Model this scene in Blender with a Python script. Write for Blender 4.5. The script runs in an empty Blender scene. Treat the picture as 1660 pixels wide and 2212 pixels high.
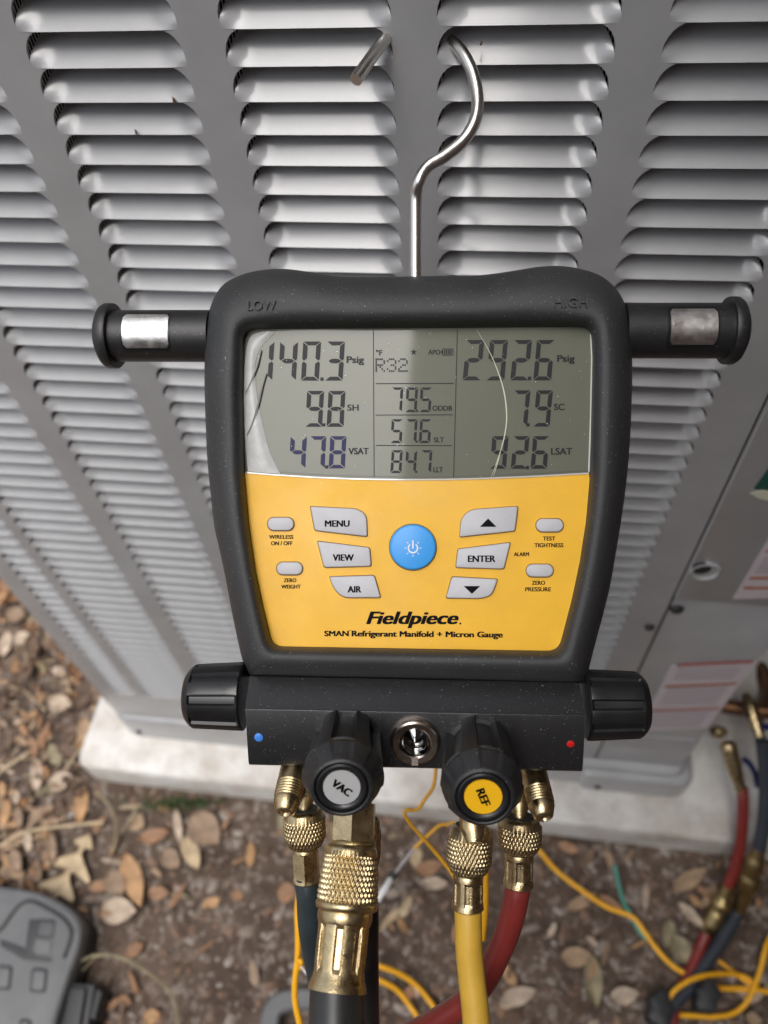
import bpy, math, random, colorsys
from mathutils import Vector, Matrix, noise
random.seed(7)
PI = math.pi
C = bpy.context.scene.collection
SC = bpy.context.scene

# ------------------------------------------------------------------ camera, world, sun, exposure
CAM = Vector((0.03688, -0.35180, 1.08524))
RX = Vector((0.99139, 0.11712, -0.05854)).normalized()      # camera right
RY = Vector((0.05898, -0.79861, -0.59895)).normalized()     # camera down
RZ = Vector((-0.11690, 0.59034, -0.79864)).normalized()     # camera forward
cam = bpy.data.cameras.new('camera')
camo = bpy.data.objects.new('camera', cam); C.objects.link(camo)
M = Matrix(((RX.x, -RY.x, -RZ.x, CAM.x), (RX.y, -RY.y, -RZ.y, CAM.y), (RX.z, -RY.z, -RZ.z, CAM.z), (0, 0, 0, 1)))
camo.matrix_world = M
cam.sensor_fit = 'VERTICAL'; cam.sensor_height = 36; cam.sensor_width = 36; cam.lens = 27.04
cam.clip_start = 0.01; cam.clip_end = 500
cam.dof.use_dof = True; cam.dof.focus_distance = 0.318; cam.dof.aperture_fstop = 7.4
SC.camera = camo
wd = bpy.data.worlds.new('World'); SC.world = wd; wd.use_nodes = True
nt = wd.node_tree; bg = nt.nodes['Background']
sky = nt.nodes.new('ShaderNodeTexSky'); sky.sky_type = 'NISHITA'; sky.sun_disc = False
SUN_AZ, SUN_EL = math.radians(-78), math.radians(70)       # azimuth measured from +X, counter-clockwise
sky.sun_elevation = SUN_EL; sky.sun_rotation = math.radians(90) - SUN_AZ
sky.air_density = 1.0; sky.dust_density = 4.0; sky.ozone_density = 1.0
hs = nt.nodes.new('ShaderNodeHueSaturation'); hs.inputs['Saturation'].default_value = .38
nt.links.new(sky.outputs[0], hs.inputs['Color']); nt.links.new(hs.outputs[0], bg.inputs[0]); bg.inputs[1].default_value = 0.10
sl = bpy.data.lights.new('sun', 'SUN'); sl.energy = 1.5; sl.angle = math.radians(50); sl.color = (1, 0.97, 0.93)
so = bpy.data.objects.new('sun', sl); C.objects.link(so)
sd = Vector((math.cos(SUN_AZ)*math.cos(SUN_EL), math.sin(SUN_AZ)*math.cos(SUN_EL), math.sin(SUN_EL)))
so.rotation_euler = sd.to_track_quat('Z', 'Y').to_euler(); so.location = (-3, -4, 5)
SC.view_settings.view_transform = 'Standard'; SC.view_settings.look = 'None'
SC.view_settings.exposure = 1.25; SC.view_settings.gamma = 1; SC.view_settings.use_curve_mapping = False
SC.render.engine = 'CYCLES'; SC.cycles.use_denoising = True; SC.cycles.max_bounces = 8

# ------------------------------------------------------------------ measuring helpers: a sight line -> a point in the place
F = 1661.8
def ray(x, y): return RX*((x-830)/F) + RY*((y-1106)/F) + RZ
def at_depth(x, y, d): return CAM + ray(x, y)*d
def on_z(x, y, z=0.0):
    r = ray(x, y); return CAM + r*((z-CAM.z)/r.z)
def on_y(x, y, Y=0.0):
    r = ray(x, y); return CAM + r*((Y-CAM.y)/r.y)
# frame of the held gauge: nearly square to the sight line, right side a touch nearer
GO = at_depth(905, 1100, 0.32)
ty = math.radians(3.2)
GX = (RX*math.cos(ty) - RZ*math.sin(ty)).normalized()
GZ = (-RZ*math.cos(ty) - RX*math.sin(ty)).normalized()
GY = GZ.cross(GX).normalized()
def G(x, y, h=0.0):                                          # point of the gauge, h above its face plate
    r = ray(x, y); t = ((GO + GZ*h) - CAM).dot(GZ)/r.dot(GZ)
    p = CAM + r*t - GO
    return Vector((p.dot(GX), p.dot(GY), p.dot(GZ)))
GM = Matrix(((GX.x, GY.x, GZ.x, GO.x), (GX.y, GY.y, GZ.y, GO.y), (GX.z, GY.z, GZ.z, GO.z), (0, 0, 0, 1)))
def GW(x, y, h=0.0): return GM @ G(x, y, h)

# ------------------------------------------------------------------ object helpers
BASE = {}
def tag(o, label=None, cat=None, group=None, kind=None):
    if label: o['label'] = label
    if cat: o['category'] = cat
    if group: o['group'] = group
    if kind: o['kind'] = kind
    return o
def empty(name, mat4, label, cat, group=None):
    o = bpy.data.objects.new(name, None); C.objects.link(o); o.empty_display_size = 0.02
    if isinstance(mat4, Vector): mat4 = Matrix.Translation(mat4)
    o.matrix_world = mat4; BASE[o.name] = mat4.inverted()
    return tag(o, label, cat, group)
def build(name, verts, faces, mat, parent=None, smooth=True, local=False, midx=None, sharp=None):
    """one mesh object; verts are world points unless local=True (already in the thing's frame)"""
    me = bpy.data.meshes.new(name)
    inv = None; root = parent
    while root is not None and root.parent is not None: root = root.parent
    if not local:
        if root is not None: inv = BASE[root.name]; verts = [inv @ Vector(v) for v in verts]
    me.from_pydata([tuple(v) for v in verts], [], faces)
    mats = mat if isinstance(mat, (list, tuple)) else [mat]
    for m in mats: me.materials.append(m)
    if midx: me.polygons.foreach_set('material_index', midx)
    if smooth:
        me.polygons.foreach_set('use_smooth', [True]*len(me.polygons))
        me.set_sharp_from_angle(angle=math.radians(sharp or 40))
    me.update()
    o = bpy.data.objects.new(name, me); C.objects.link(o)
    if parent is not None: o.parent = parent
    return o
def solid(name, verts, faces, mat, label, cat, group=None, **k):
    """a top-level thing that is one mesh, its origin at its base"""
    c = sum((Vector(v) for v in verts), Vector())/len(verts); c.z = min(v[2] for v in verts)
    o = build(name, [Vector(v)-c for v in verts], faces, mat, None, local=True, **k); o.location = c
    return tag(o, label, cat, group)
def spline(pts, n=8):
    out = []; P = [Vector(p) for p in pts]
    for i in range(len(P)-1):
        a = P[max(i-1, 0)]; b = P[i]; c = P[i+1]; d = P[min(i+2, len(P)-1)]
        for k in range(n):
            t = k/n
            out.append(0.5*((2*b)+(c-a)*t+(2*a-5*b+4*c-d)*t*t+(3*b-a-3*c+d)*t**3))
    out.append(P[-1]); return out
def tube(pts, rad, ns=16, sub=8, caps=True, bump=None):
    P = spline(pts, sub) if sub > 1 else [Vector(p) for p in pts]
    n = len(P); vs = []; fs = []
    rr = rad if callable(rad) else (lambda t: rad)
    T = [(P[min(i+1, n-1)]-P[max(i-1, 0)]).normalized() for i in range(n)]
    up = Vector((0, 0, 1)) if abs(T[0].z) < .9 else Vector((1, 0, 0))
    N = (up - T[0]*up.dot(T[0])).normalized()
    for i in range(n):
        N = (N - T[i]*N.dot(T[i])).normalized(); B = T[i].cross(N)
        r = rr(i/(n-1))
        for k in range(ns):
            a = 2*PI*k/ns; vs.append(P[i] + (N*math.cos(a)+B*math.sin(a))*r)
    for i in range(n-1):
        for k in range(ns):
            k2 = (k+1) % ns; fs.append((i*ns+k, i*ns+k2, (i+1)*ns+k2, (i+1)*ns+k))
    if caps: fs.append(tuple(range(ns))[::-1]); fs.append(tuple((n-1)*ns+k for k in range(ns)))
    return vs, fs
def lathe(prof, o, axis, ns=48, mod=None, ref=None, caps=(True, True)):
    """prof: list of (r, z) along axis from o"""
    o = Vector(o); A = Vector(axis).normalized()
    ref = Vector(ref) if ref else (Vector((0, 0, 1)) if abs(A.z) < .8 else Vector((1, 0, 0)))
    N = (ref - A*ref.dot(A)).normalized(); B = A.cross(N)
    vs = []; fs = []
    for i, (r, z) in enumerate(prof):
        for k in range(ns):
            a = 2*PI*k/ns; r2 = mod(r, z, a, i) if mod else r
            vs.append(o + A*z + (N*math.cos(a)+B*math.sin(a))*r2)
    for i in range(len(prof)-1):
        for k in range(ns):
            k2 = (k+1) % ns; fs.append((i*ns+k, i*ns+k2, (i+1)*ns+k2, (i+1)*ns+k))
    if caps[0]: fs.append(tuple(range(ns))[::-1])
    if caps[1]: fs.append(tuple((len(prof)-1)*ns+k for k in range(ns)))
    return vs, fs
def merge(*vf):
    V = []; Fc = []
    for v, f in vf:
        n = len(V); V += list(v); Fc += [tuple(i+n for i in q) for q in f]
    return V, Fc
def prism(poly, z0, z1, bev=0.0, P=None, segs=3):
    """poly: list of (x,y); extruded z0->z1 with a rounded top edge; P maps (x,y,z) -> Vector"""
    P = P or (lambda x, y, z: Vector((x, y, z)))
    cx = sum(p[0] for p in poly)/len(poly); cy = sum(p[1] for p in poly)/len(poly); n = len(poly)
    # inward normals for bevel
    def inset(d):
        out = []
        for i in range(n):
            a = Vector(poly[i-1]); b = Vector(poly[i]); c = Vector(poly[(i+1) % n])
            e1 = (b-a); e2 = (c-b)
            n1 = Vector((-e1.y, e1.x)).normalized() if e1.length > 1e-9 else Vector((0, 0)); n2 = Vector((-e2.y, e2.x)).normalized() if e2.length > 1e-9 else n1
            m = (n1+n2)
            m = m.normalized() if m.length > 1e-6 else n1
            if area < 0: m = -m
            out.append(b + m*d)
        return out
    area = sum(poly[i-1][0]*poly[i][1]-poly[i][0]*poly[i-1][1] for i in range(n))
    rings = [(poly, z0)]
    if bev > 0:
        for s in range(segs+1):
            a = s/segs*PI/2
            rings.append((inset(bev*(1-math.cos(a))), z1-bev_h(bev, z0, z1)*(1-math.sin(a))))
    else: rings.append((poly, z1))
    vs = []; fs = []
    for q, z in rings: vs += [P(p[0], p[1], z) for p in q]
    for r in range(len(rings)-1):
        for i in range(n):
            j = (i+1) % n; fs.append((r*n+i, r*n+j, (r+1)*n+j, (r+1)*n+i))
    fs.append(tuple(range(n))[::-1]); fs.append(tuple((len(rings)-1)*n+i for i in range(n)))
    return vs, fs
def bev_h(b, z0, z1): return min(b*BEVS, abs(z1-z0)*.8)*(1 if z1 > z0 else -1)
BEVS = 1.0
def round_poly(pts, r, seg=6):
    """round the corners of a polygon; r number or list"""
    out = []; n = len(pts)
    for i in range(n):
        a, b, c = Vector(pts[i-1]), Vector(pts[i]), Vector(pts[(i+1) % n])
        ri = r[i] if isinstance(r, (list, tuple)) else r
        d1 = (a-b); d2 = (c-b); l = min(d1.length, d2.length)*.49
        d = min(ri, l) if ri > 0 else 0
        if d <= 0: out.append((b.x, b.y)); continue
        p0 = b+d1.normalized()*d; p1 = b+d2.normalized()*d
        for s in range(seg+1):
            t = s/seg; q = p0*(1-t)**2 + b*2*t*(1-t) + p1*t*t; out.append((q.x, q.y))
    return out
def box(c, d, ax=None):
    ax = ax or (Vector((1, 0, 0)), Vector((0, 1, 0)), Vector((0, 0, 1))); c = Vector(c); vs = []
    for z in (-1, 1):
        for y in (-1, 1):
            for x in (-1, 1): vs.append(c+ax[0]*x*d[0]/2+ax[1]*y*d[1]/2+ax[2]*z*d[2]/2)
    return vs, [(0, 2, 3, 1), (4, 5, 7, 6), (0, 1, 5, 4), (2, 6, 7, 3), (0, 4, 6, 2), (1, 3, 7, 5)]
TXS = 1.0
def text_mesh(s, bold=0.0, shear=0.0, space=1.0):
    cu = bpy.data.curves.new('lettering', 'FONT'); cu.body = s; cu.size = 1; cu.offset = bold; cu.shear = shear
    cu.space_character = space; cu.resolution_u = 4
    o = bpy.data.objects.new('lettering', cu); C.objects.link(o)
    dg = bpy.context.evaluated_depsgraph_get(); me = bpy.data.meshes.new_from_object(o.evaluated_get(dg))
    vs = [v.co.copy() for v in me.vertices]; fs = [tuple(p.vertices) for p in me.polygons]
    bpy.data.objects.remove(o); bpy.data.curves.remove(cu); bpy.data.meshes.remove(me)
    x0 = min(v.x for v in vs); x1 = max(v.x for v in vs); y0 = min(v.y for v in vs); y1 = max(v.y for v in vs)
    return vs, fs, x0, x1, y0, y1
def text(s, cx, cy, w, h, P, bold=0.02, shear=0.0, rot=0.0, hz=0.00012, full=True, space=1.0):
    """lettering flattened into w x h (measured units), centred at (cx, cy); P maps (x, y, hz) to the thing's frame; y grows downward"""
    vs, fs, x0, x1, y0, y1 = text_mesh(s, 0, shear, space)
    out = []; F2 = []; bw = bold*h*1.1; bh = bold*h*.28
    offs = [(0, 0)] if bold < .01 else [(a*bw, b_*bh) for a in (-1, -.33, .33, 1) for b_ in (-1, 1)]
    w2, h2 = w-2*bw*(bold >= .01), h-2*bh*(bold >= .01); c, sn = math.cos(rot), math.sin(rot); fl = 1.0
    for q, (ox, oy) in enumerate(offs):
        n = len(out)
        for v in vs:
            x = (v.x-(x0+x1)/2)/(x1-x0)*w2+ox; y = -(v.y-(y0+y1)/2)/(y1-y0)*h2+oy
            out.append(P(cx+x*c-y*sn, cy+x*sn+y*c, hz+q*.000004*TXS))
        F2 += [tuple(i+n for i in f) for f in fs]
    return out, F2

# ------------------------------------------------------------------ materials
def material(name, col, rough=.5, metal=0., noise_amt=0., nscale=60., bump=0., bscale=200., coat=0., coatr=.05, col2=None, detail=6, spec=.5, dust=0., dscale=900., rvar=0.):
    m = bpy.data.materials.new(name); m.use_nodes = True; t = m.node_tree; b = t.nodes['Principled BSDF']
    b.inputs['Base Color'].default_value = (*col, 1); b.inputs['Roughness'].default_value = rough
    b.inputs['Metallic'].default_value = metal; b.inputs['Coat Weight'].default_value = coat; b.inputs['Coat Roughness'].default_value = coatr
    b.inputs['Specular IOR Level'].default_value = spec
    tc = t.nodes.new('ShaderNodeTexCoord'); vec = tc.outputs['Object']; cur = None
    if noise_amt > 0 or col2:
        n = t.nodes.new('ShaderNodeTexNoise'); n.inputs['Scale'].default_value = nscale; n.inputs['Detail'].default_value = detail; n.inputs['Roughness'].default_value = .65
        t.links.new(vec, n.inputs['Vector'])
        r = t.nodes.new('ShaderNodeValToRGB'); r.color_ramp.elements[0].position = .32; r.color_ramp.elements[1].position = .68
        c2 = col2 or tuple(min(1, c*(1+noise_amt)) for c in col)
        c1 = col if col2 else tuple(c*(1-noise_amt) for c in col)
        r.color_ramp.elements[0].color = (*c1, 1); r.color_ramp.elements[1].color = (*c2, 1)
        t.links.new(n.outputs['Fac'], r.inputs[0]); cur = r.outputs[0]
    if dust > 0:
        n = t.nodes.new('ShaderNodeTexNoise'); n.inputs['Scale'].default_value = dscale; n.inputs['Detail'].default_value = 2
        t.links.new(vec, n.inputs['Vector'])
        r = t.nodes.new('ShaderNodeValToRGB'); r.color_ramp.elements[0].position = .70; r.color_ramp.elements[1].position = .76
        r.color_ramp.elements[0].color = (0, 0, 0, 1); r.color_ramp.elements[1].color = (dust, dust, dust, 1)
        t.links.new(n.outputs['Fac'], r.inputs[0])
        mx = t.nodes.new('ShaderNodeMix'); mx.data_type = 'RGBA'; t.links.new(r.outputs[0], mx.inputs[0])
        if cur: t.links.new(cur, mx.inputs[6])
        else: mx.inputs[6].default_value = (*col, 1)
        mx.inputs[7].default_value = (.62, .6, .56, 1); cur = mx.outputs[2]
    if cur: t.links.new(cur, b.inputs['Base Color'])
    if rvar > 0:
        n = t.nodes.new('ShaderNodeTexNoise'); n.inputs['Scale'].default_value = nscale*.6; n.inputs['Detail'].default_value = 5
        t.links.new(vec, n.inputs['Vector']); mr = t.nodes.new('ShaderNodeMapRange'); mr.inputs['From Min'].default_value = .3; mr.inputs['From Max'].default_value = .7
        mr.inputs['To Min'].default_value = max(0.02, rough-rvar); mr.inputs['To Max'].default_value = min(1, rough+rvar)
        t.links.new(n.outputs['Fac'], mr.inputs[0]); t.links.new(mr.outputs[0], b.inputs['Roughness'])
    if bump > 0:
        n = t.nodes.new('ShaderNodeTexNoise'); n.inputs['Scale'].default_value = bscale; n.inputs['Detail'].default_value = 5
        t.links.new(vec, n.inputs['Vector']); bp = t.nodes.new('ShaderNodeBump'); bp.inputs['Strength'].default_value = bump; bp.inputs['Distance'].default_value = .001
        t.links.new(n.outputs['Fac'], bp.inputs['Height']); t.links.new(bp.outputs[0], b.inputs['Normal'])
    return m
M_PAINT = material('unit_grey_paint', (.37, .374, .382), .36, noise_amt=.08, nscale=22, bump=.05, bscale=900, spec=.5, rvar=.06, coat=.6, coatr=.14)
M_DARK = material('unit_interior', (.02, .02, .02), .8)
M_RUBBER = material('gauge_rubber', (.030, .031, .032), .52, noise_amt=.12, nscale=30, bump=.25, bscale=3500, dust=.8, dscale=1500)
M_RUBBER2 = material('knob_rubber', (.017, .017, .018), .40, noise_amt=.15, nscale=60, bump=.15, bscale=3000, dust=.5, dscale=1600)
M_BLOCK = material('anodised_block', (.012, .012, .013), .27, bump=.15, bscale=4000, dust=.5, dscale=1500, spec=1.)
M_GLOSSBLK = material('glossy_black_plastic', (.011, .011, .012), .34, noise_amt=.2, nscale=80, rvar=.08)
M_YEL = material('yellow_faceplate', (.81, .44, .018), .42, noise_amt=.05, nscale=55, bump=.06, bscale=2500, rvar=.12)
M_BTN = material('grey_button_rubber', (.50, .50, .52), .5, noise_amt=.04, nscale=200)
M_BLUE = material('blue_power_button', (.04, .33, .80), .4)
M_INK = material('black_ink', (.004, .004, .005), .8, spec=.15)
M_WHITE = material('white_ink', (.8, .8, .8), .5)
M_LCD = material('lcd_glass', (.098, .103, .068), .5, coat=.36, coatr=.05, noise_amt=.05, nscale=12)
M_SEG = material('lcd_segment', (.006, .006, .009), .5, spec=.3)
M_SEGB = material('lcd_segment_bluish', (.010, .012, .07), .5, spec=.3)
M_STEEL = material('zinc_wire', (.74, .72, .68), .30, 1., noise_amt=.06, nscale=300, bump=.05, bscale=1500)
M_CHROME = material('brushed_chrome', (.80, .78, .76), .34, 1., noise_amt=.2, nscale=260, bump=.10, bscale=700, rvar=.08)
M_BRASS = material('brass', (.56, .44, .25), .31, 1., noise_amt=.2, nscale=400, bump=.15, bscale=2000, rvar=.1)
M_BRASSD = material('brass_worn', (.38, .29, .14), .42, 1., noise_amt=.25, nscale=500, bump=.2, bscale=1500)
M_COPPER = material('copper_tarnished', (.17, .085, .045), .4, .9, noise_amt=.3, nscale=80)
M_HYEL = material('yellow_hose_rubber', (.60, .36, .045), .42, noise_amt=.08, nscale=70, bump=.15, bscale=2500)
M_HRED = material('red_hose_rubber', (.19, .024, .02), .34, noise_amt=.15, nscale=70, bump=.1, bscale=2500)
M_HBLUE = material('dark_teal_hose_rubber', (.024, .033, .037), .36, noise_amt=.2, nscale=60)
M_HBLK = material('black_hose_rubber', (.012, .012, .013), .4, noise_amt=.3, nscale=50, col2=(.034, .033, .031))
M_HSLATE = material('slate_hose_rubber', (.03, .036, .048), .5, noise_amt=.1)
M_CORD = material('yellow_cord_jacket', (.86, .42, .012), .45, noise_amt=.05, nscale=200)
M_TEAL = material('teal_wire', (.07, .30, .24), .5)
M_NAVY = material('navy_plastic', (.008, .012, .11), .4)
M_PAD = material('pad_concrete', (.40, .35, .30), .9, col2=(.76, .76, .74), nscale=13, bump=.9, bscale=160, detail=12)
M_CASE = material('grey_case_plastic', (.115, .117, .12), .55, noise_amt=.12, nscale=30, bump=.1, bscale=900)
M_CASED = material('dark_case_plastic', (.025, .026, .028), .55)
M_STICK = material('label_white', (.60, .55, .58), .4, noise_amt=.06, nscale=90)
M_RUST = material('label_orange_ink', (.42, .13, .05), .5, noise_amt=.3, nscale=200)
M_PINK = material('label_red_ink', (.42, .14, .13), .5, noise_amt=.3, nscale=200)
M_GREEN = material('badge_green', (.02, .09, .075), .35)
M_CREAM = material('badge_cream', (.62, .63, .48), .4)
def soil_mat():
    m = bpy.data.materials.new('soil'); m.use_nodes = True; t = m.node_tree; b = t.nodes['Principled BSDF']; b.inputs['Roughness'].default_value = .95
    tc = t.nodes.new('ShaderNodeTexCoord')
    def nz(sc, det=8, w=.6):
        n = t.nodes.new('ShaderNodeTexNoise'); n.inputs['Scale'].default_value = sc; n.inputs['Detail'].default_value = det; n.inputs['Roughness'].default_value = w
        t.links.new(tc.outputs['Object'], n.inputs['Vector']); return n
    def ramp(src, p0, c0, p1, c1):
        r = t.nodes.new('ShaderNodeValToRGB'); r.color_ramp.elements[0].position = p0; r.color_ramp.elements[0].color = (*c0, 1)
        r.color_ramp.elements[1].position = p1; r.color_ramp.elements[1].color = (*c1, 1); t.links.new(src.outputs['Fac'], r.inputs[0]); return r
    a = ramp(nz(9), .35, (.058, .037, .026), .68, (.150, .106, .079))
    s = ramp(nz(95, 5), .52, (0, 0, 0), .66, (.75, .75, .75))
    mx = t.nodes.new('ShaderNodeMix'); mx.data_type = 'RGBA'; t.links.new(s.outputs[0], mx.inputs[0]); t.links.new(a.outputs[0], mx.inputs[6]); mx.inputs[7].default_value = (.33, .27, .23, 1)
    d = ramp(nz(45, 6), .55, (0, 0, 0), .7, (.8, .8, .8))
    m2 = t.nodes.new('ShaderNodeMix'); m2.data_type = 'RGBA'; t.links.new(d.outputs[0], m2.inputs[0]); t.links.new(mx.outputs[2], m2.inputs[6]); m2.inputs[7].default_value = (.045, .028, .02, 1)
    t.links.new(m2.outputs[2], b.inputs['Base Color'])
    bp = t.nodes.new('ShaderNodeBump'); bp.inputs['Strength'].default_value = .8; bp.inputs['Distance'].default_value = .006
    t.links.new(nz(120, 8, .7).outputs['Fac'], bp.inputs['Height']); t.links.new(bp.outputs[0], b.inputs['Normal'])
    return m
M_SOIL = soil_mat()
LEAFC = [(.33, .225, .14), (.37, .215, .105), (.24, .165, .11), (.42, .32, .20), (.28, .155, .085), (.24, .20, .12), (.42, .33, .25), (.12, .075, .05)]
M_LEAF = [material('dry_leaf_%s' % n, c, .7, noise_amt=.35, nscale=45, bump=.4, bscale=300) for n, c in zip(['tan', 'orange', 'brown', 'straw', 'rust', 'olive', 'pale', 'dark'], LEAFC)]
M_CHIP = [material('chip_%s' % n, c, .9, noise_amt=.2, nscale=90) for n, c in zip(['stone', 'bark', 'clay', 'sand'], [(.30, .26, .23), (.10, .065, .045), (.19, .12, .085), (.24, .20, .165)])]
M_GRASS = material('moss_green', (.06, .11, .03), .8)
def coil_mat():
    m = bpy.data.materials.new('coil_fins'); m.use_nodes = True; t = m.node_tree; b = t.nodes['Principled BSDF']; b.inputs['Roughness'].default_value = .5; b.inputs['Metallic'].default_value = .7
    tc = t.nodes.new('ShaderNodeTexCoord'); w = t.nodes.new('ShaderNodeTexWave'); w.inputs['Scale'].default_value = 190; w.inputs['Distortion'].default_value = 1.2; w.inputs['Detail'].default_value = 1; w.inputs['Detail Scale'].default_value = .6
    t.links.new(tc.outputs['Object'], w.inputs['Vector']); r = t.nodes.new('ShaderNodeValToRGB'); r.color_ramp.elements[0].position = .62; r.color_ramp.elements[0].color = (.012, .012, .012, 1)
    r.color_ramp.elements[1].position = .9; r.color_ramp.elements[1].color = (.95, .95, .92, 1); t.links.new(w.outputs['Fac'], r.inputs[0]); t.links.new(r.outputs[0], b.inputs['Base Color']); return m
M_COIL = coil_mat()
def glare_film_mat():  # milky white carries the glare at the screen's left edge
    m = bpy.data.materials.new('milky_glare_film'); m.use_nodes = True; t = m.node_tree; b = t.nodes['Principled BSDF']
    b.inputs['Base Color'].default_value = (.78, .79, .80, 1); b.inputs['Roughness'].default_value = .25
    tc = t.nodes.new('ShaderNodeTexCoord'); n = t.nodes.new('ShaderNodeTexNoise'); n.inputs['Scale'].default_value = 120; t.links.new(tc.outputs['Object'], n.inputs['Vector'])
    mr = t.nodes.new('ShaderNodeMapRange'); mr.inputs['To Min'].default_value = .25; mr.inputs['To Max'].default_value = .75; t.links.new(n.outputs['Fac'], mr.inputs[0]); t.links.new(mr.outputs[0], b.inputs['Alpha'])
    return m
M_GLARE_FILM = glare_film_mat()
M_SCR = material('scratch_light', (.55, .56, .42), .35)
M_SCRD = material('scratch_dark', (.07, .07, .065), .4)

# ================================================================== GROUND
def gz(x, y):
    h = noise.noise(Vector((x*7, y*7, 0)))*.005 + noise.noise(Vector((x*28, y*28, 3)))*.0022
    return h - .004
def make_ground():
    xs = [-1.6+i*.0125 for i in range(257)]; ys = [-1.1+i*.0125 for i in range(177)]
    vs = []; fs = []
    for y in ys:
        for x in xs:
            e = min(1, min(x+1.6, 1.6-x, y+1.1, 1.1-y)/.15); vs.append((x, y, gz(x, y)*max(0, e)))
    w = len(xs)
    for j in range(len(ys)-1):
        for i in range(w-1): fs.append((j*w+i, j*w+i+1, (j+1)*w+i+1, (j+1)*w+i))
    # outer ring out to the horizon
    n = len(vs); R = 120
    x0, x1, y0, y1 = xs[0], xs[-1], ys[0], ys[-1]
    vs += [(-R, -R, 0), (R, -R, 0), (R, R, 0), (-R, R, 0)]
    b = list(range(w)); r = [j*w+w-1 for j in range(len(ys))]; t = [(len(ys)-1)*w+i for i in range(w)][::-1]; l = [j*w for j in range(len(ys))][::-1]
    for edge, a, c in ((b, n, n+1), (r, n+1, n+2), (t, n+2, n+3), (l, n+3, n)): fs.append(tuple([a, c]+edge[::-1]))
    o = build('ground', vs, fs, M_SOIL, local=True); tag(o, 'brown bare soil strewn with litter in front of the unit', kind='structure'); return o
make_ground()

# pad
def make_pad():
    P0 = [(-.49, -.055), (.515, -.068), (.515, .80), (-.49, .80)]
    poly = round_poly(P0, .02, 5)
    global BEVS
    v, f = prism(poly, -.03, .055, .008)
    # roughen the visible rim slightly
    v = [Vector((p.x+noise.noise(p*30)*.0012, p.y+noise.noise(p*23+Vector((5, 0, 0)))*.0015, p.z)) for p in v]
    solid('equipment_pad', v, f, M_PAD, 'pale weathered concrete pad under the grey condenser', 'pad', sharp=60)
make_pad()

# ================================================================== CONDENSER UNIT
UN = empty('ac_condenser', Vector((-.06, .37, .055)), 'grey louvred air conditioner condenser cabinet standing on the pale pad', 'air conditioner')
W, PT, HW, RR, RY_ = .0927, .0152, .0370, .0092, .0112
Z0ROW = .95
K0, K1 = -6, 49
ztop, zbot = 1.12, .10
cols = [(-.371+.0464+i*W, HW) for i in range(6)]     # column centres, between strips
cols = [(c, HW) for c in [-.3245, -.2318, -.1391, -.0464, .0464, .1391]]
narrow = (-.3870, .0158)
allc = [narrow]+cols
def arc_pts(cx, hw, zt, side, n=6):
    """rounded top corner of an opening, from the top edge down to the side"""
    r = min(RR, hw*.9); out = []
    for i in range(n+1):
        a = PI/2*i/n
        out.append((cx+side*(hw-r+r*math.sin(a)), zt-RY_+RY_*math.cos(a)))
    return out
def make_panel():
    vs = []; fs = []
    def q(*p):
        n = len(vs); vs.extend(p); fs.append(tuple(range(n, n+len(p))))
    edges = [-.415]+[e for c, h in allc for e in (c-h, c+h)]+[.205]
    zt = Z0ROW-K0*PT; zb = Z0ROW-(K1+1)*PT
    for i in range(0, len(edges), 2):
        a, b = edges[i], edges[i+1]; q((a, 0, zbot), (b, 0, zbot), (b, 0, ztop), (a, 0, ztop))
    for c, h in allc:
        q((c-h, 0, zt), (c+h, 0, zt), (c+h, 0, ztop), (c-h, 0, ztop)); q((c-h, 0, zbot), (c+h, 0, zbot), (c+h, 0, zb), (c-h, 0, zb))
        for k in range(K0, K1+1):
            z = Z0ROW-k*PT
            for s in (-1, 1):
                A = arc_pts(c, h, z, s); n = len(vs); cor = (c+s*h, 0, z)
                vs.append(cor); vs.extend((x, 0, zz) for x, zz in A); m = len(A)
                # rolled inner edge
                vs.extend((x-s*.0003, .0016, zz) for x, zz in A)
                for i in range(m-1):
                    t = (n, n+1+i, n+2+i); fs.append(t if s > 0 else t[::-1])
                    u = (n+1+i, n+1+m+i, n+2+m+i, n+2+i); fs.append(u)
                # straight side edge below the arc
                x, zz = A[-1]; n2 = len(vs); vs.extend([(x, 0, zz), (x, 0, z-PT), (x-s*.0003, .0016, z-PT), (x-s*.0003, .0016, zz)]); fs.append((n2, n2+1, n2+2, n2+3))
    # rounded left corner wrapping back
    n = len(vs); seg = 8; r = .028
    for i in range(seg+1):
        a = PI/2*i/seg; x = -.415-r*math.sin(a); y = r-r*math.cos(a)
        vs.extend([(x, y, zbot), (x, y, ztop)])
    vs.extend([(-.443, .72, zbot), (-.443, .72, ztop)])
    for i in range(seg+1): fs.append((n+2*i, n+2*i+1, n+2*i+3, n+2*i+2))
    return build('louvred_panel', vs, fs, M_PAINT, UN, sharp=25)
PANEL = make_panel()
D_L = .0112
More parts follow.
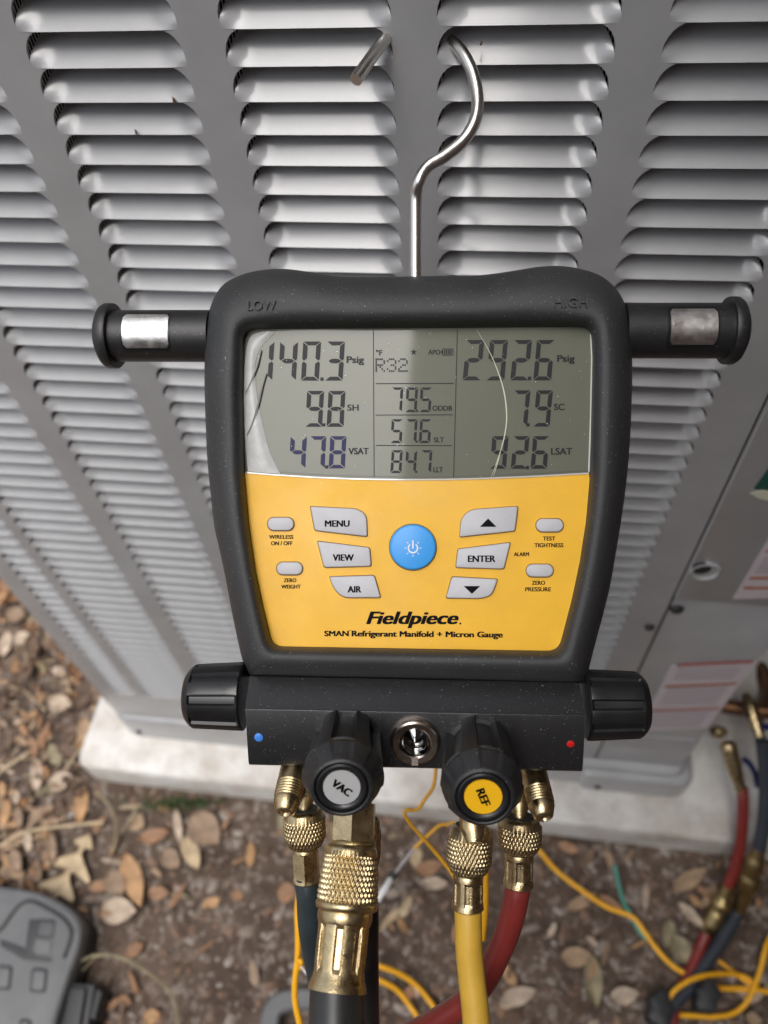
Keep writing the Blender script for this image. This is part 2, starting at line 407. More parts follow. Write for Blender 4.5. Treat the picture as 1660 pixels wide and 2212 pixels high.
def louvre_mesh(hw, name='louvre'):
    NX, NT = 26, 9; vs = []; fs = []
    r = min(RR, hw*.9)
    for j in range(NT+1):
        t = j/NT; z = -t*PT
        # outline half width at this height (rounded top corners)
        if -z < RY_: half = hw-r+r*math.sqrt(max(0, 1-((RY_+z)/RY_)**2))
        else: half = hw
        ins = .0036*max(0, 1-(t/.75)**1.5)*(hw > .02); half -= ins
        for i in range(NX+1):
            u = i/NX*2-1; u = math.copysign(1-(1-abs(u))**1.6, u) if abs(u) < 1 else u
            x = u*half; e = (hw-abs(x))
            E = min(1, max(0, e/.0115)); E = E*E*(3-2*E)
            side = .95*max(0, 1-(t/.80)**2)
            dep = D_L*(1-t**1.45)
            y = dep*(side+(1-side)*E)
            # a small stiff roll at the lower lip
            if t > .93: y -= .0004*(E)
            vs.append((x, y, z))
    # lip turned back under
    for i in range(NX+1):
        x, y, z = vs[NT*(NX+1)+i]; vs.append((x, y+.0011, z-.0002))
    for j in range(NT+1):
        for i in range(NX): a = j*(NX+1)+i; fs.append((a, a+NX+1, a+NX+2, a+1))
    me = bpy.data.meshes.new(name); me.from_pydata(vs, [], fs); me.materials.append(M_PAINT)
    me.polygons.foreach_set('use_smooth', [True]*len(me.polygons)); me.set_sharp_from_angle(angle=math.radians(50)); return me, vs, fs
me_full, lv, lf = louvre_mesh(HW); me_nar, lvn, lfn = louvre_mesh(narrow[1])
cells = []
def seen(p):
    d = Vector(p)-CAM; z = d.dot(RZ)
    if z <= 0: return -1, 0, 0
    return z, 830+F*d.dot(RX)/z, 1106+F*d.dot(RY)/z
for ci, (c, h) in enumerate(allc):
    for k in range(K0, K1+1):
        z = Z0ROW-k*PT-PT/2; best = 0
        for xx in (c-h*.8, c-h*.3, c+h*.3, c+h*.8):
            d, px, py = seen((xx, 0, z))
            if -5 < px < 1665 and -20 < py < 2212 and not (450 < px < 1350 and py > 600): best = max(best, 1/d)
        cells.append((best, ci, k))
cells.sort(reverse=True)
vb = []; fb = []
inv = BASE[UN.name]
for rank, (b, ci, k) in enumerate(cells):
    c, h = allc[ci]; z = Z0ROW-k*PT
    if rank < 300 and b > 0:
        o = bpy.data.objects.new('louvre', me_nar if ci == 0 else me_full); C.objects.link(o); o.parent = PANEL
        o.location = inv @ Vector((c, 0, z))
    else:
        V, Fs = (lvn, lfn) if ci == 0 else (lv, lf); n = len(vb)
        vb += [Vector(v)+Vector((c, 0, z)) for v in V]; fb += [tuple(i+n for i in q) for q in Fs]
ob = build('louvre_rows', vb, fb, M_PAINT, PANEL); tag(ob, kind='stuff')
# coil, dark interior, cabinet back and top
v, f = merge(box((-.1, .017, .6), (.60, .002, 1.0))); build('condenser_coil', v, f, M_COIL, UN, smooth=False)
cab = []
def bx(c, d): cab.append(box(c, d))
bx((.205+.0508, .02, .8155), (.1006, .034, .6045)); upper = merge(*cab)
# right part of the front: upper service panel and lower panel, each a sheet with rounded edge
def sheet(name, x0, x1, z0, z1, y0, th, r=.002):
    poly = round_poly([(x0, z0), (x1, z0), (x1, z1), (x0, z1)], r, 3)
    v, f = prism(poly, 0, th, .0012, P=lambda x, y, z: Vector((x, y0-z, y)), segs=2)
    return build(name, v, f, M_PAINT, UN)
sheet('service_panel', .2068, .307, .5135, 1.12, .012, .0135)
sheet('lower_panel', .2062, .307, .205, .5115, .012, .0105)
sheet('corner_post', .1995, .2053, .10, 1.12, .006, .004)
v, f = box((.2065, .012, .65), (.0022, .022, .95)); build('panel_gap', v, f, M_DARK, UN, smooth=False)
# sides, back, top cap, base pan
v, f = merge(box((.305, .37, .58), (.006, .70, 1.07)), box((-.06, .72, .58), (.74, .006, 1.07)), box((-.068, .37, 1.125), (.752, .72, .03)))
build('cabinet_shell', v, f, M_PAINT, UN, smooth=False)
def base_pan():
    poly = round_poly([(-.436, -.006), (.318, -.012), (.318, .73), (-.436, .73)], [.03, .028, .02, .02], 8)
    v, f = prism(poly, .056, .118, .010)
    build('base_pan', v, f, M_PAINT, UN)
    poly = round_poly([(.19, -.020), (.326, -.020), (.326, .05), (.19, .05)], [.012, .022, .01, .01], 8)
    v, f = prism(poly, .062, .108, .008); build('pan_flange', v, f, M_PAINT, UN)
    poly = round_poly([(.20, 0), (.309, 0), (.309, .02), (.20, .02)], [.003, .006, 0, 0], 4)
    v, f = prism(poly, .115, .207, .003); build('pan_skirt', v, f, M_PAINT, UN)
base_pan()
# screws and pulls
def screw(x, z, y=0., r=.0045):
    v, f = lathe([(r, 0), (r, .0012), (r*.8, .0026), (r*.3, .0032)], (x, y, z), (0, -1, 0), 12)
    w = box((x, y-.0033, z), (r*1.3, .0008, r*.3)); v2, f2 = merge((v, f), w)
    o = build('screw', v2, f2, M_CASED, UN); return o
screw(.1976, .4616); screw(.2135, .494, .001, .006); screw(-.405, .075, -.006, .004); screw(.213, .075, -.020, .004)
def pull():
    v, f = lathe([(.0125, 0), (.0125, .001), (.0105, .0022), (.009, .0012), (.0085, .0004)], (.2195, -.0014, .5585), (0, -1, 0), 28)
    build('pull_rim', v, f, M_PAINT, UN)
    v, f = lathe([(.0072, 0), (.0072, .0016)], (.2155, -.0014, .5635), (0, -1, 0), 20); build('pull_hole', v, f, M_DARK, UN)
pull()
# warning stickers
YP = .0004
def plate(name, pts, y, mat, parent, th=.0005):
    v, f = prism(pts, 0, th, 0, P=lambda a, b, z: Vector((a, y-z, b))); return build(name, v, f, mat, parent, smooth=False)
YL = -.0003+.0004
lw = plate('warning_sticker', [(.236, .2180), (.3055, .2420), (.3058, .4110), (.2335, .3870)], .0010, M_STICK, UN)
lw['label'] = 'lower white sticker with red and orange bars'
for z, m, wd_ in ((.398, M_PINK, .0065), (.350, M_RUST, .005), (.288, M_PINK, .0055)):
    x0, x1 = .2385, .3025; s = .018
    plate('printed_bar', [(x0, z-.012), (x1, z+.008), (x1, z+.008+wd_), (x0, z-.012+wd_)], .0004, m, lw, .0002)
for i in range(22):
    z = .232+i*.0070
    if any(abs(z-q) < .009 for q in (.398-.002, .350-.002, .288-.002)): continue
    plate('printed_line', [(.242, z), (.296, z+.014), (.296, z+.0152), (.242, z+.0012)], .0004, material('faint_print', (.20, .17, .19), .5) if i == 0 else bpy.data.materials['faint_print'], lw, .0002)
lu = plate('warning_sticker', [(.2515, .5205), (.300, .5300), (.300, .632), (.2515, .6150)], -.0016, M_STICK, UN)
lu['label'] = 'upper white sticker with orange bars at the right edge'
for z, m in ((.537, M_RUST), (.552, M_RUST), (.590, M_PINK)):
    plate('printed_bar', [(.2545, z), (.298, z+.006), (.298, z+.0095), (.2545, z+.0035)], -.0022, m, lu, .0002)
for i in range(5):
    z = .562+i*.005; plate('printed_line', [(.256, z), (.29, z+.005), (.29, z+.006), (.256, z+.001)], -.0022, bpy.data.materials['faint_print'], lu, .0002)
bd = plate('badge', [(.2235, .6635), (.262, .652), (.262, .735), (.2290, .712)], -.0016, M_GREEN, UN); bd['label'] = 'dark green badge with a cream swoosh along its lower edge'
plate('swoosh', [(.2222, .6590), (.230, .6535), (.262, .6465), (.262, .6605), (.238, .6615), (.229, .6630)], -.0022, M_CREAM, bd, .0004)

# unseen brickwork and roof overhang, added so light falls off to the right
M_SHADE_WALL = material('shade_wall_brick', (.11, .07, .055), .9, noise_amt=.25, nscale=14)
M_SHADE_SOF = material('shade_soffit_paint', (.16, .15, .13), .8)
HO = empty('shade_house', Vector((.63, .3, 0)), 'unseen brickwork and roof overhang added to darken the right side', 'shade_house')
v, f = box((.63, .4, 1.35), (.20, 7, 2.75)); build('shade_wall', v, f, M_SHADE_WALL, HO, smooth=False)
v, f = box((.48, .4, 2.62), (.78, 7, .04)); build('shade_soffit', v, f, M_SHADE_SOF, HO, smooth=False)
v, f = box((.08, .4, 2.70), (.025, 7.1, .22)); build('shade_fascia', v, f, M_SHADE_SOF, HO, smooth=False)

# unseen dark planking added to block low sky and darken front reflections
M_SHADE_FENCE = material('shade_fence_wood', (.075, .055, .042), .85, noise_amt=.35, nscale=6)
FN = empty('shade_fence', Vector((-.5, -2.6, 0)), 'unseen dark planking added to cut low light and reflections', 'light_blocker')
for i in range(18):
    v, f = box((-1.96+i*.146, -2.6+random.uniform(-.004, .004), 1.2), (.138, .02, 2.4+random.uniform(-.02, .02))); build('shade_board', v, f, M_SHADE_FENCE, FN, smooth=False)
for z in (.4, 1.7):
    v, f = box((-.72, -2.63, z), (2.6, .04, .09)); build('shade_rail', v, f, M_SHADE_FENCE, FN, smooth=False)

# ================================================================== THE GAUGE
GA = empty('manifold_gauge', GM, 'yellow and black digital manifold gauge hanging by its wire hook with lit-up readings on its screen', 'gauge')
GA['label'] = 'yellow and dark grey digital manifold gauge hooked onto the louvred cabinet'
def gb(name, vf, mat, parent=None, **k): return build(name, vf[0], vf[1], mat, parent or GA, local=True, **k)
def closed_spline(pts, n=8):
    P = [Vector(p) for p in pts]; m = len(P); out = []
    for i in range(m):
        a, b, c, d = P[i-1], P[i], P[(i+1) % m], P[(i+2) % m]
        for k in range(n):
            t = k/n; out.append(0.5*((2*b)+(c-a)*t+(2*a-5*b+4*c-d)*t*t+(3*b-a-3*c+d)*t**3))
    return out
outer = closed_spline([(588, 581), (626, 581.5), (667, 587), (707, 593.5), (745, 597.5), (838, 598), (911, 596.5), (1020, 595), (1064, 591.5), (1114, 584), (1161, 576.5), (1202, 574), (1239, 577.5), (1286, 590), (1317, 609), (1341, 637), (1355, 670), (1362, 715), (1366, 772), (1366, 834), (1364, 897), (1361, 959), (1355, 1030), (1346, 1101), (1335, 1171), (1319, 1262), (1304, 1326), (1284, 1400), (1274, 1440), (1266, 1468), (1240, 1477), (1100, 1474), (905, 1469), (700, 1465), (565, 1462), (543, 1462), (533, 1445), (522, 1418), (504, 1335), (488, 1251), (474, 1185), (463, 1135), (454, 1054), (448, 990), (445, 926), (443, 870), (442, 817), (443, 760), (446, 712), (455, 662), (474, 624), (500, 603), (540, 588)], 5)
inner = [Vector(p) for p in round_poly([(529, 712), (1276, 707), (1279, 772), (1273.5, 1036), (1265, 1129), (1252, 1213), (1234, 1298), (1206, 1405), (916, 1401), (591, 1395), (567.5, 1302), (552.5, 1227), (539, 1128), (530, 1023), (526, 853)], [26, 24, 0, 0, 0, 0, 0, 24, 0, 22, 0, 0, 0, 0, 0], 8)]
def by_angle(poly, n, c=(905, 1060)):
    out = []; m = len(poly)
    for k in range(n):
        a = 2*PI*k/n; d = Vector((math.cos(a), math.sin(a))); best = None
        for i in range(m):
            p = poly[i-1]-Vector(c); q = poly[i]-Vector(c); e = q-p; den = d.x*e.y-d.y*e.x
            if abs(den) < 1e-9: continue
            t = (p.x*e.y-p.y*e.x)/den; u = (p.x*d.y-p.y*d.x)/den
            if t > 0 and -1e-6 <= u <= 1+1e-6 and (best is None or t > best): best = t
        out.append(Vector(c)+d*best)
    return out
NB = 300
oa = by_angle(outer, NB); ia = by_angle(inner, NB)
def housing():
    # (fraction from inner to outer, height above face)
    prof = [(0.0, -.0010), (.02, .0010), (.09, .0052), (.20, .0088), (.34, .0100), (.48, .0098), (.62, .0088), (.74, .0070), (.84, .0045), (.92, .0015), (.975, -.0022), (1.0, -.0065), (1.0, -.014), (.985, -.024), (.93, -.029)]
    vs = []; fs = []
    for t, h in prof:
        for k in range(NB):
            p = ia[k].lerp(oa[k], t)
            # bottom bezel: gentle slope up from face, upright outer drop
            a = 2*PI*k/NB; hh = h
            vs.append(G(p.x, p.y, hh))
    R = len(prof)
    for r in range(R-1):
        for k in range(NB):
            j = (k+1) % NB; fs.append((r*NB+k, r*NB+j, (r+1)*NB+j, (r+1)*NB+k))
    fs.append(tuple((R-1)*NB+k for k in range(NB))[::-1])
    return gb('housing', (vs, [tuple(reversed(q)) for q in fs]), M_RUBBER, sharp=60)
HOUS = housing()
# moulded words on the bezel
def gP(x, y, h): return G(x, y, h)
def emboss(s, cx, cy, w, h, z):
    vs, fs = text(s, cx, cy, w, h, gP, bold=.0, hz=z)
    vs2 = [v - Vector((0, 0, .0009)) for v in vs]; n = len(vs); ed = {}
    for f in fs:
        for i in range(len(f)):
            a, b = f[i], f[(i+1) % len(f)]; ed[(a, b)] = 1
    side = [(a, b, b+n, a+n) for (a, b) in ed if (b, a) not in ed]
    return gb('moulded_word', (vs+vs2, fs+side), M_RUBBER, HOUS, smooth=False)
emboss('LOW', 565.5, 659, 61, 21, .0108); emboss('HIGH', 1234, 652.5, 72, 22, .0108)

# face plate
def ppoly(pts, z0, z1, bev, mat, name, parent, bevs=1.0, segs=3):
    global BEVS
    BEVS = bevs; v, f = prism(pts, z0, z1, bev, P=gP, segs=segs); BEVS = 1.0
    return gb(name, (v, f), mat, parent)
sag = [(531, 1020.5), (600, 1026), (682, 1031), (770, 1034.5), (864, 1036), (960, 1035.5), (1052, 1033), (1160, 1028.5), (1273, 1022)]
face_poly = sag + [(1274, 1036), (1266, 1129), (1253, 1213), (1235, 1298)] + round_poly([(1235, 1298), (1207, 1406), (590, 1396), (568, 1302)], [0, 24, 22, 0], 8)[1:-1] + [(568, 1302), (552, 1227), (538.5, 1128), (529.5, 1023)]
FACE = ppoly([(x, y) for x, y in face_poly], -.0012, 0, 0, M_YEL, 'face_plate', GA)
LENS = ppoly(round_poly([(524, 706), (1280, 702), (1281, 760), (1277, 1018)] + sag[::-1] + [(524, 853)], 0, 1), -.0014, -.0003, 0, M_LCD, 'display', GA)
# thin bright seam between display and face plate
def strip(pts, w, z0, z1, mat, name, parent):
    P = [Vector(p) for p in pts]; n = len(P); L = []; R_ = []
    for i in range(n):
        d = (P[min(i+1, n-1)]-P[max(i-1, 0)]).normalized(); m = Vector((-d.y, d.x)); ww = w(i/(n-1)) if callable(w) else w
        L.append(P[i]+m*ww/2); R_.append(P[i]-m*ww/2)
    vs = []
    for z in (z0, z1): vs += [G(p.x, p.y, z) for p in L] + [G(p.x, p.y, z) for p in R_]
    fs = []
    for i in range(n-1):
        fs += [(2*n+i, 2*n+i+1, 3*n+i+1, 3*n+i), (i, i+1, 2*n+i+1, 2*n+i), (n+i+1, n+i, 3*n+i, 3*n+i+1)]
    return gb(name, (vs, fs), mat, parent)
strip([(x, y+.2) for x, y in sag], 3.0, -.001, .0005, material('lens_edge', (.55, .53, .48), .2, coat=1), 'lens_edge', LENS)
strip([(x, y-6) for x, y in sag], 1.3, -.001, -.0001, M_SCRD, 'lens_edge', LENS)
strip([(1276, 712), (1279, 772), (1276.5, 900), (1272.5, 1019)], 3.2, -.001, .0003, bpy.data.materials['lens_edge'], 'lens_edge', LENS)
for pts in ([(807, 714), (808.6, 1030)], [(988.6, 712), (980.5, 1031)], [(812, 828.7), (980.5, 828)], [(812, 896.6), (978.5, 896)], [(812.4, 962.2), (977, 962.6)]):
    strip(pts, 1.7, -.0004, -.0001, M_SEG, 'divider_line', LENS)
# seven segment digits; corners given as top-left x, top-right x, bottom-left x, bottom-right x, top y, bottom y
SEGS = {'0': 'abcdef', '1': 'bc', '2': 'abged', '3': 'abgcd', '4': 'fgbc', '5': 'afgcd', '6': 'afgedc', '7': 'abc', '8': 'abcdefg', '9': 'abcdfg'}
def digit(ch, tl, bl, w, y0, y1, mat, th):
    H = y1-y0
    def m(u, v):                                   # u in px across, v in px down
        return (tl+(bl-tl)*(v/H)+u, y0+v)
    g = 1.0; k = th; vs = []; fs = []
    def poly(p):
        n = len(vs); vs.extend(G(*m(a, b), -.00008) for a, b in p); fs.append(tuple(range(n, n+len(p))))
    S = SEGS[ch]; mid = H/2
    if 'a' in S: poly([(g, 0), (w-g, 0), (w-k-g*.6, k*.82), (k+g*.6, k*.82)])
    if 'd' in S: poly([(g, H), (k+g*.6, H-k*.82), (w-k-g*.6, H-k*.82), (w-g, H)])
    if 'g' in S: poly([(k*.55, mid), (k*1.1, mid-k*.42), (w*.5, mid-k*.5), (w-k*1.1, mid-k*.42), (w-k*.55, mid), (w-k*1.1, mid+k*.42), (w*.5, mid+k*.5), (k*1.1, mid+k*.42)])
    for nm, left, top in (('f', 1, 1), ('e', 1, 0), ('b', 0, 1), ('c', 0, 0)):
        if nm not in S: continue
        X = (lambda u: u) if left else (lambda u: w-u)
        if top: poly([(X(0), g*1.6), (X(k), k*.82+g*2), (X(k), mid-k*.5-g), (X(k*.35), mid-g*.9), (X(0), mid-k*.35-g)])
        else: poly([(X(0), H-g*1.6), (X(k), H-k*.82-g*2), (X(k), mid+k*.5+g), (X(k*.35), mid+g*.9), (X(0), mid+k*.35+g)])
    gb('lcd_digit', (vs, fs), mat, LENS, smooth=False)
A_ = lambda x, y: (432.2+.3124*x, 553.2+.3124*y)
B_ = lambda x, y: (864.3+.3124*x, 553.2+.3124*y)
def row(zone, items, y0, y1, w, th, slant, mats=None):
    for i, (ch, tl) in enumerate(items):
        x, ya = zone(tl, y0); _, yb = zone(tl, y1)
        digit(ch, x, x-slant*.3124, w*.3124, ya, yb, (mats or {}).get(i, M_SEG), th*.3124)
def dot(zone, x, y, s=20):
    a, b = zone(x, y); s *= .3124/2
    gb('decimal_point', ([G(a-s, b-s, -.00008), G(a+s, b-s, -.00008), G(a+s*.9, b+s, -.00008), G(a-s*1.1, b+s, -.00008)], [(0, 1, 2, 3)]), M_SEG, LENS, smooth=False)
row(A_, [('1', 392), ('4', 556), ('0', 715), ('3', 880)], 590, 860, 123, 32, 16)
row(A_, [('9', 742), ('8', 890)], 932, 1180, 117, 30, 14)
row(A_, [('4', 628), ('7', 762), ('8', 902)], 1245, 1468, 112, 30, 12, {0: M_SEGB, 1: M_SEGB, 2: M_SEGB})
row(A_, [('7', 1328), ('9', 1430), ('5', 1527)], 908, 1078, 79, 19, 10)
row(A_, [('5', 1327), ('7', 1428), ('6', 1524)], 1128, 1292, 78, 19, 10)
row(A_, [('8', 1327), ('4', 1427), ('7', 1532)], 1342, 1500, 76, 19, 10)
row(B_, [('2', 460), ('9', 624), ('2', 790), ('6', 948)], 580, 858, 124, 32, 26)
row(B_, [('7', 790), ('9', 945)], 928, 1178, 114, 30, 24)
row(B_, [('9', 640), ('2', 785), ('6', 922)], 1245, 1470, 112, 30, 18)
for z_, x, y, s in ((A_, 845, 850, 22), (A_, 857, 1167, 22), (A_, 877, 1458, 22), (A_, 1503, 1070, 14), (A_, 1500, 1283, 14), (A_, 1497, 1492, 14), (B_, 897, 845, 24), (B_, 887, 1167, 22), (B_, 882, 1462, 22)): dot(z_, x, y, s)
def lcd_text(s, cx, cy, w, h, bold=.04):
    gb('lettering', text(s, cx, cy, w, h, gP, bold=bold, hz=-.00008), M_SEG, LENS, smooth=False)
for a in (('Psig', 768, 779, 38, 19), ('SH', 763, 880.5, 25, 13.5), ('VSAT', 775, 974.5, 44, 14), ('\u00b0F', 819.5, 761.5, 14, 12), ('APO', 938.5, 760.5, 26, 10.5), ('ODDB', 956, 881.7, 43, 11), ('SLT', 948.6, 950, 22, 11), ('LLT', 947, 1014.5, 21, 11), ('Psig', 1223, 776.5, 38, 19), ('SC', 1208.5, 879, 23, 14), ('LSAT', 1213.8, 974.7, 46, 14.5)): lcd_text(*a)
# star, battery, dot-matrix R32
st = []
for i in range(10):
    r = 7.6 if i % 2 == 0 else 3.0; a = -PI/2+i*PI/5; st.append(G(894+r*math.cos(a), 760.5+r*math.sin(a), -.00008))
gb('star_symbol', (st+[G(894, 760.5, -.00008)], [(i, (i+1) % 10, 10) for i in range(10)]), M_SEG, LENS, smooth=False)
def rects(L, name, mat, parent, h):
    vs = []; fs = []
    for x0, y0, x1, y1 in L:
        n = len(vs); vs += [G(x0, y0, h), G(x1, y0, h), G(x1, y1, h), G(x0, y1, h)]; fs.append((n, n+1, n+2, n+3))
    return gb(name, (vs, fs), mat, parent, smooth=False)
rects([(956, 753, 980, 754.5), (956, 766, 980, 767.5), (956, 753, 957.5, 767.5), (978.6, 753, 980, 767.5), (953, 757, 956, 763.5)]+[(959.5+i*4.6, 755.8, 962.5+i*4.6, 764.8) for i in range(4)], 'battery_symbol', M_SEG, LENS, -.00008)
DM = {'R': ['11110', '10001', '10001', '11110', '10100', '10010', '10001'], '3': ['01110', '10001', '00001', '00110', '00001', '10001', '01110'], '2': ['01110', '10001', '00001', '00110', '01000', '10000', '11111']}
L = []
for i, ch in enumerate('R32'):
    for r in range(7):
        for c in range(5):
            if DM[ch][r][c] == '1': x = 811.5+i*24.6+c*4.3; y = 774+r*4.3; L.append((x, y, x+3.4, y+3.4))
rects(L, 'dot_matrix_text', M_SEG, LENS, -.00008)
# milky crescent with the screen's glare put into its colour, then display scratches
def glare_crescent():
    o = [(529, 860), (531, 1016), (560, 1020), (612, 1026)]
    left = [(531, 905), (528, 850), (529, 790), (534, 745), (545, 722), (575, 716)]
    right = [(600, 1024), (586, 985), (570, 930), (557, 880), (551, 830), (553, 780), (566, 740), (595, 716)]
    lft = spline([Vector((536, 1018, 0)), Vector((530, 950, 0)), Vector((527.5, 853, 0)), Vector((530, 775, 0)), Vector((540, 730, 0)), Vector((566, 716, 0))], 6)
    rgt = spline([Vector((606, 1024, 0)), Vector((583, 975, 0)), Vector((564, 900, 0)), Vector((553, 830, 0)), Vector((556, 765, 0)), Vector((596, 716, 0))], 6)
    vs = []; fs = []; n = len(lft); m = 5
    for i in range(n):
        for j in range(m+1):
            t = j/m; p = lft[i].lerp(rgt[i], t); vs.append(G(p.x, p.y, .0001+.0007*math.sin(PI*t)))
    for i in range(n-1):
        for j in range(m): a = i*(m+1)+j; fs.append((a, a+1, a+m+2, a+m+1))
    gb('film_glare', (vs, fs), M_GLARE_FILM, LENS)
glare_crescent()
thin = lambda w: (lambda t: w*(.15+math.sin(PI*min(1, max(0, t)))))
def sp2(pts, n=5): return [(p.x, p.y) for p in spline([Vector((a, b, 0)) for a, b in pts], n)]
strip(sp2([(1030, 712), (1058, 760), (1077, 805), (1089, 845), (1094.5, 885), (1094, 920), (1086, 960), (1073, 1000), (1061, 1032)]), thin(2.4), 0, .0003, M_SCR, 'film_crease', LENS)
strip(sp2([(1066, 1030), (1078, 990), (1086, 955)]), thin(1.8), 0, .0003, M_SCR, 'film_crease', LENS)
strip(sp2([(565, 755), (556, 790), (540, 830), (530, 850)]), thin(2.6), 0, .001, M_SCRD, 'film_crease', LENS)
strip(sp2([(576, 806), (567, 835), (556, 880), (545, 915), (533, 940)]), thin(3.6), 0, .001, M_SCRD, 'film_crease', LENS)
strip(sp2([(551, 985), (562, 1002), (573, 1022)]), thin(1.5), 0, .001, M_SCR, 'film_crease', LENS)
# stray dust specks
vs = []; fs = []
for i in range(150):
    x = random.uniform(500, 1290); y = random.uniform(700, 1470); s = random.choice([.5, .6, .8, 1.1]); h = .0004
    if y > 1030 and 540 < x < 1250 and random.random() < .6: continue
    if not (530 < x < 1272 and 715 < y < 1400): h = .0104 if False else None
    if h is None: continue
    n = len(vs); vs += [G(x-s, y, h), G(x, y-s*.7, h), G(x+s*1.1, y, h), G(x, y+s*.8, h)]; fs.append((n, n+1, n+2, n+3))
tag(gb('dust_specks', (vs, fs), M_WHITE, smooth=False), kind='stuff')

vs = []; fs = []
for i in range(90):
    x = random.uniform(560, 1240); y = random.uniform(1045, 1390); q_ = random.choice([.35, .45, .6]); n = len(vs)
    vs += [G(x-q_, y, .00005), G(x, y-q_*.8, .00005), G(x+q_, y, .00005), G(x, y+q_, .00005)]; fs.append((n, n+1, n+2, n+3))
tag(gb('grime_specks', (vs, fs), material('grime', (.16, .10, .03), .8), FACE, smooth=False), kind='stuff')
# ---- buttons
def fringe(pts, k=3.2):
    cx = sum(p[0] for p in pts)/len(pts); cy = sum(p[1] for p in pts)/len(pts)
    w = max(p[0] for p in pts)-min(p[0] for p in pts); h = max(p[1] for p in pts)-min(p[1] for p in pts)
    return [(cx+(x-cx)*(1+k/w), cy+(y-cy)*(1+k/h)) for x, y in pts]
M_SLOT = material('button_slot', (.20, .09, .02), .7)
def button(name, pts, label=None, hgt=.0017, mat=M_BTN, bev=2.6):
    # slot in the face plate
    ppoly(fringe(pts), -.0002, .00015, 0, M_SLOT, 'button_slot', FACE)
    b = ppoly(pts, 0, hgt, bev, mat, name, GA, bevs=.00028, segs=4)
    return b
M_BTNH = .0017
def btext(b, s, cx, cy, w, h, bold=.06): gb('lettering', text(s, cx, cy, w, h, gP, bold=bold, hz=M_BTNH+.00006), M_INK, b, smooth=False)
b = button('menu_button', round_poly([(671, 1094), (772, 1099), (792, 1112), (794, 1159), (681, 1146)], [5, 16, 16, 6, 6], 8)); btext(b, 'MENU', 729, 1131, 54, 14)
b = button('view_button', round_poly([(686, 1169), (799, 1183), (802.5, 1223), (701, 1226)], [6, 6, 6, 6])); btext(b, 'VIEW', 742, 1204.5, 46, 14)
b = button('air_button', round_poly([(712, 1246), (809, 1243), (823, 1291), (742, 1291), (722, 1273)], [5, 6, 6, 16, 16], 8)); btext(b, 'AIR', 766, 1273, 30, 14)
b = button('up_button', round_poly([(994, 1160), (996, 1121), (1016, 1101), (1119.5, 1094), (1113, 1147)], [5, 16, 16, 6, 6], 8))
gb('arrow', ([G(1037, 1138, M_BTNH+.00006), G(1073, 1138, M_BTNH+.00006), G(1055, 1120, M_BTNH+.00006)], [(0, 1, 2)]), M_INK, b, smooth=False)
b = button('enter_button', round_poly([(989.5, 1186), (1103.5, 1172), (1089, 1229), (985, 1226)], [6, 6, 6, 6])); btext(b, 'ENTER', 1041, 1207, 60, 14)
b = button('down_button', round_poly([(977, 1246), (1076, 1251.5), (1063, 1286), (1040, 1293), (964, 1292)], [6, 6, 16, 14, 6], 8))
gb('arrow', ([G(1002, 1266, M_BTNH+.00006), G(1038, 1266, M_BTNH+.00006), G(1020, 1283, M_BTNH+.00006)], [(0, 1, 2)]), M_INK, b, smooth=False)
for nm, cx, cy, w, h in (('wireless_button', 606.8, 1132, 57, 28.5), ('zero_weight_button', 626, 1228, 56, 27.5), ('tightness_button', 1188, 1134.8, 59, 28.5), ('zero_pressure_button', 1166.5, 1232.6, 58.5, 27.5)):
    pts = [(cx+(w-h)/2*(1 if math.cos(a) > 0 else -1)+h/2*math.cos(a), cy+h/2*math.sin(a)) for a in [2*PI*(i+.5)/28 for i in range(28)]]
    button(nm, pts, bev=3.0)
pts = [(892.5+50.5*math.cos(2*PI*i/48), 1182+49.5*math.sin(2*PI*i/48)) for i in range(48)]
pb = button('power_button', pts, mat=M_BLUE, hgt=.0022, bev=5)
# power symbol
hz = .00228; vs = []; fs = []
def ring(cx, cy, r0, r1, a0, a1, n=26):
    for i in range(n):
        k = len(vs)
        for a in (a0+(a1-a0)*i/n, a0+(a1-a0)*(i+1)/n):
            vs.append(G(cx+r0*math.cos(a), cy+r0*math.sin(a), hz)); vs.append(G(cx+r1*math.cos(a), cy+r1*math.sin(a), hz))
        fs.append((k, k+1, k+3, k+2))
ring(892.5, 1184, 8.5, 11.4, math.radians(-52), math.radians(232))
def bar(x0, y0, x1, y1, w):
    d = Vector((x1-x0, y1-y0)).normalized(); m = Vector((-d.y, d.x))*w/2; k = len(vs)
    vs.extend([G(x0+m.x, y0+m.y, hz), G(x1+m.x, y1+m.y, hz), G(x1-m.x, y1-m.y, hz), G(x0-m.x, y0-m.y, hz)]); fs.append((k, k+1, k+2, k+3))
bar(892.5, 1167, 892.5, 1185, 3.0)
for a in (0, 45, 90, 135, 180, -45, -135):
    c_, s_ = math.cos(math.radians(a)), math.sin(math.radians(a)); bar(892.5+14*c_, 1184+14*s_, 892.5+18.5*c_, 1184+18.5*s_, 1.4)
gb('power_symbol', (vs, fs), M_WHITE, pb, smooth=False)
for s, cx, cy, w, h in (('WIRELESS', 608, 1159.8, 53, 8.5), ('ON / OFF', 609, 1173.6, 46.5, 8.8), ('ZERO', 627, 1253.5, 27.5, 8.5), ('WEIGHT', 629, 1267.3, 42, 8.5), ('TEST', 1186.7, 1163.2, 27, 8.8), ('TIGHTNESS', 1186.3, 1177.8, 63, 9), ('ALARM', 1127, 1197.2, 33, 8.5), ('ZERO', 1163.7, 1259, 29, 8.8), ('PRESSURE', 1163, 1273, 56, 9)):
    gb('printed_word', text(s, cx, cy, w, h, gP, bold=.05, hz=.00008), M_INK, FACE, smooth=False)
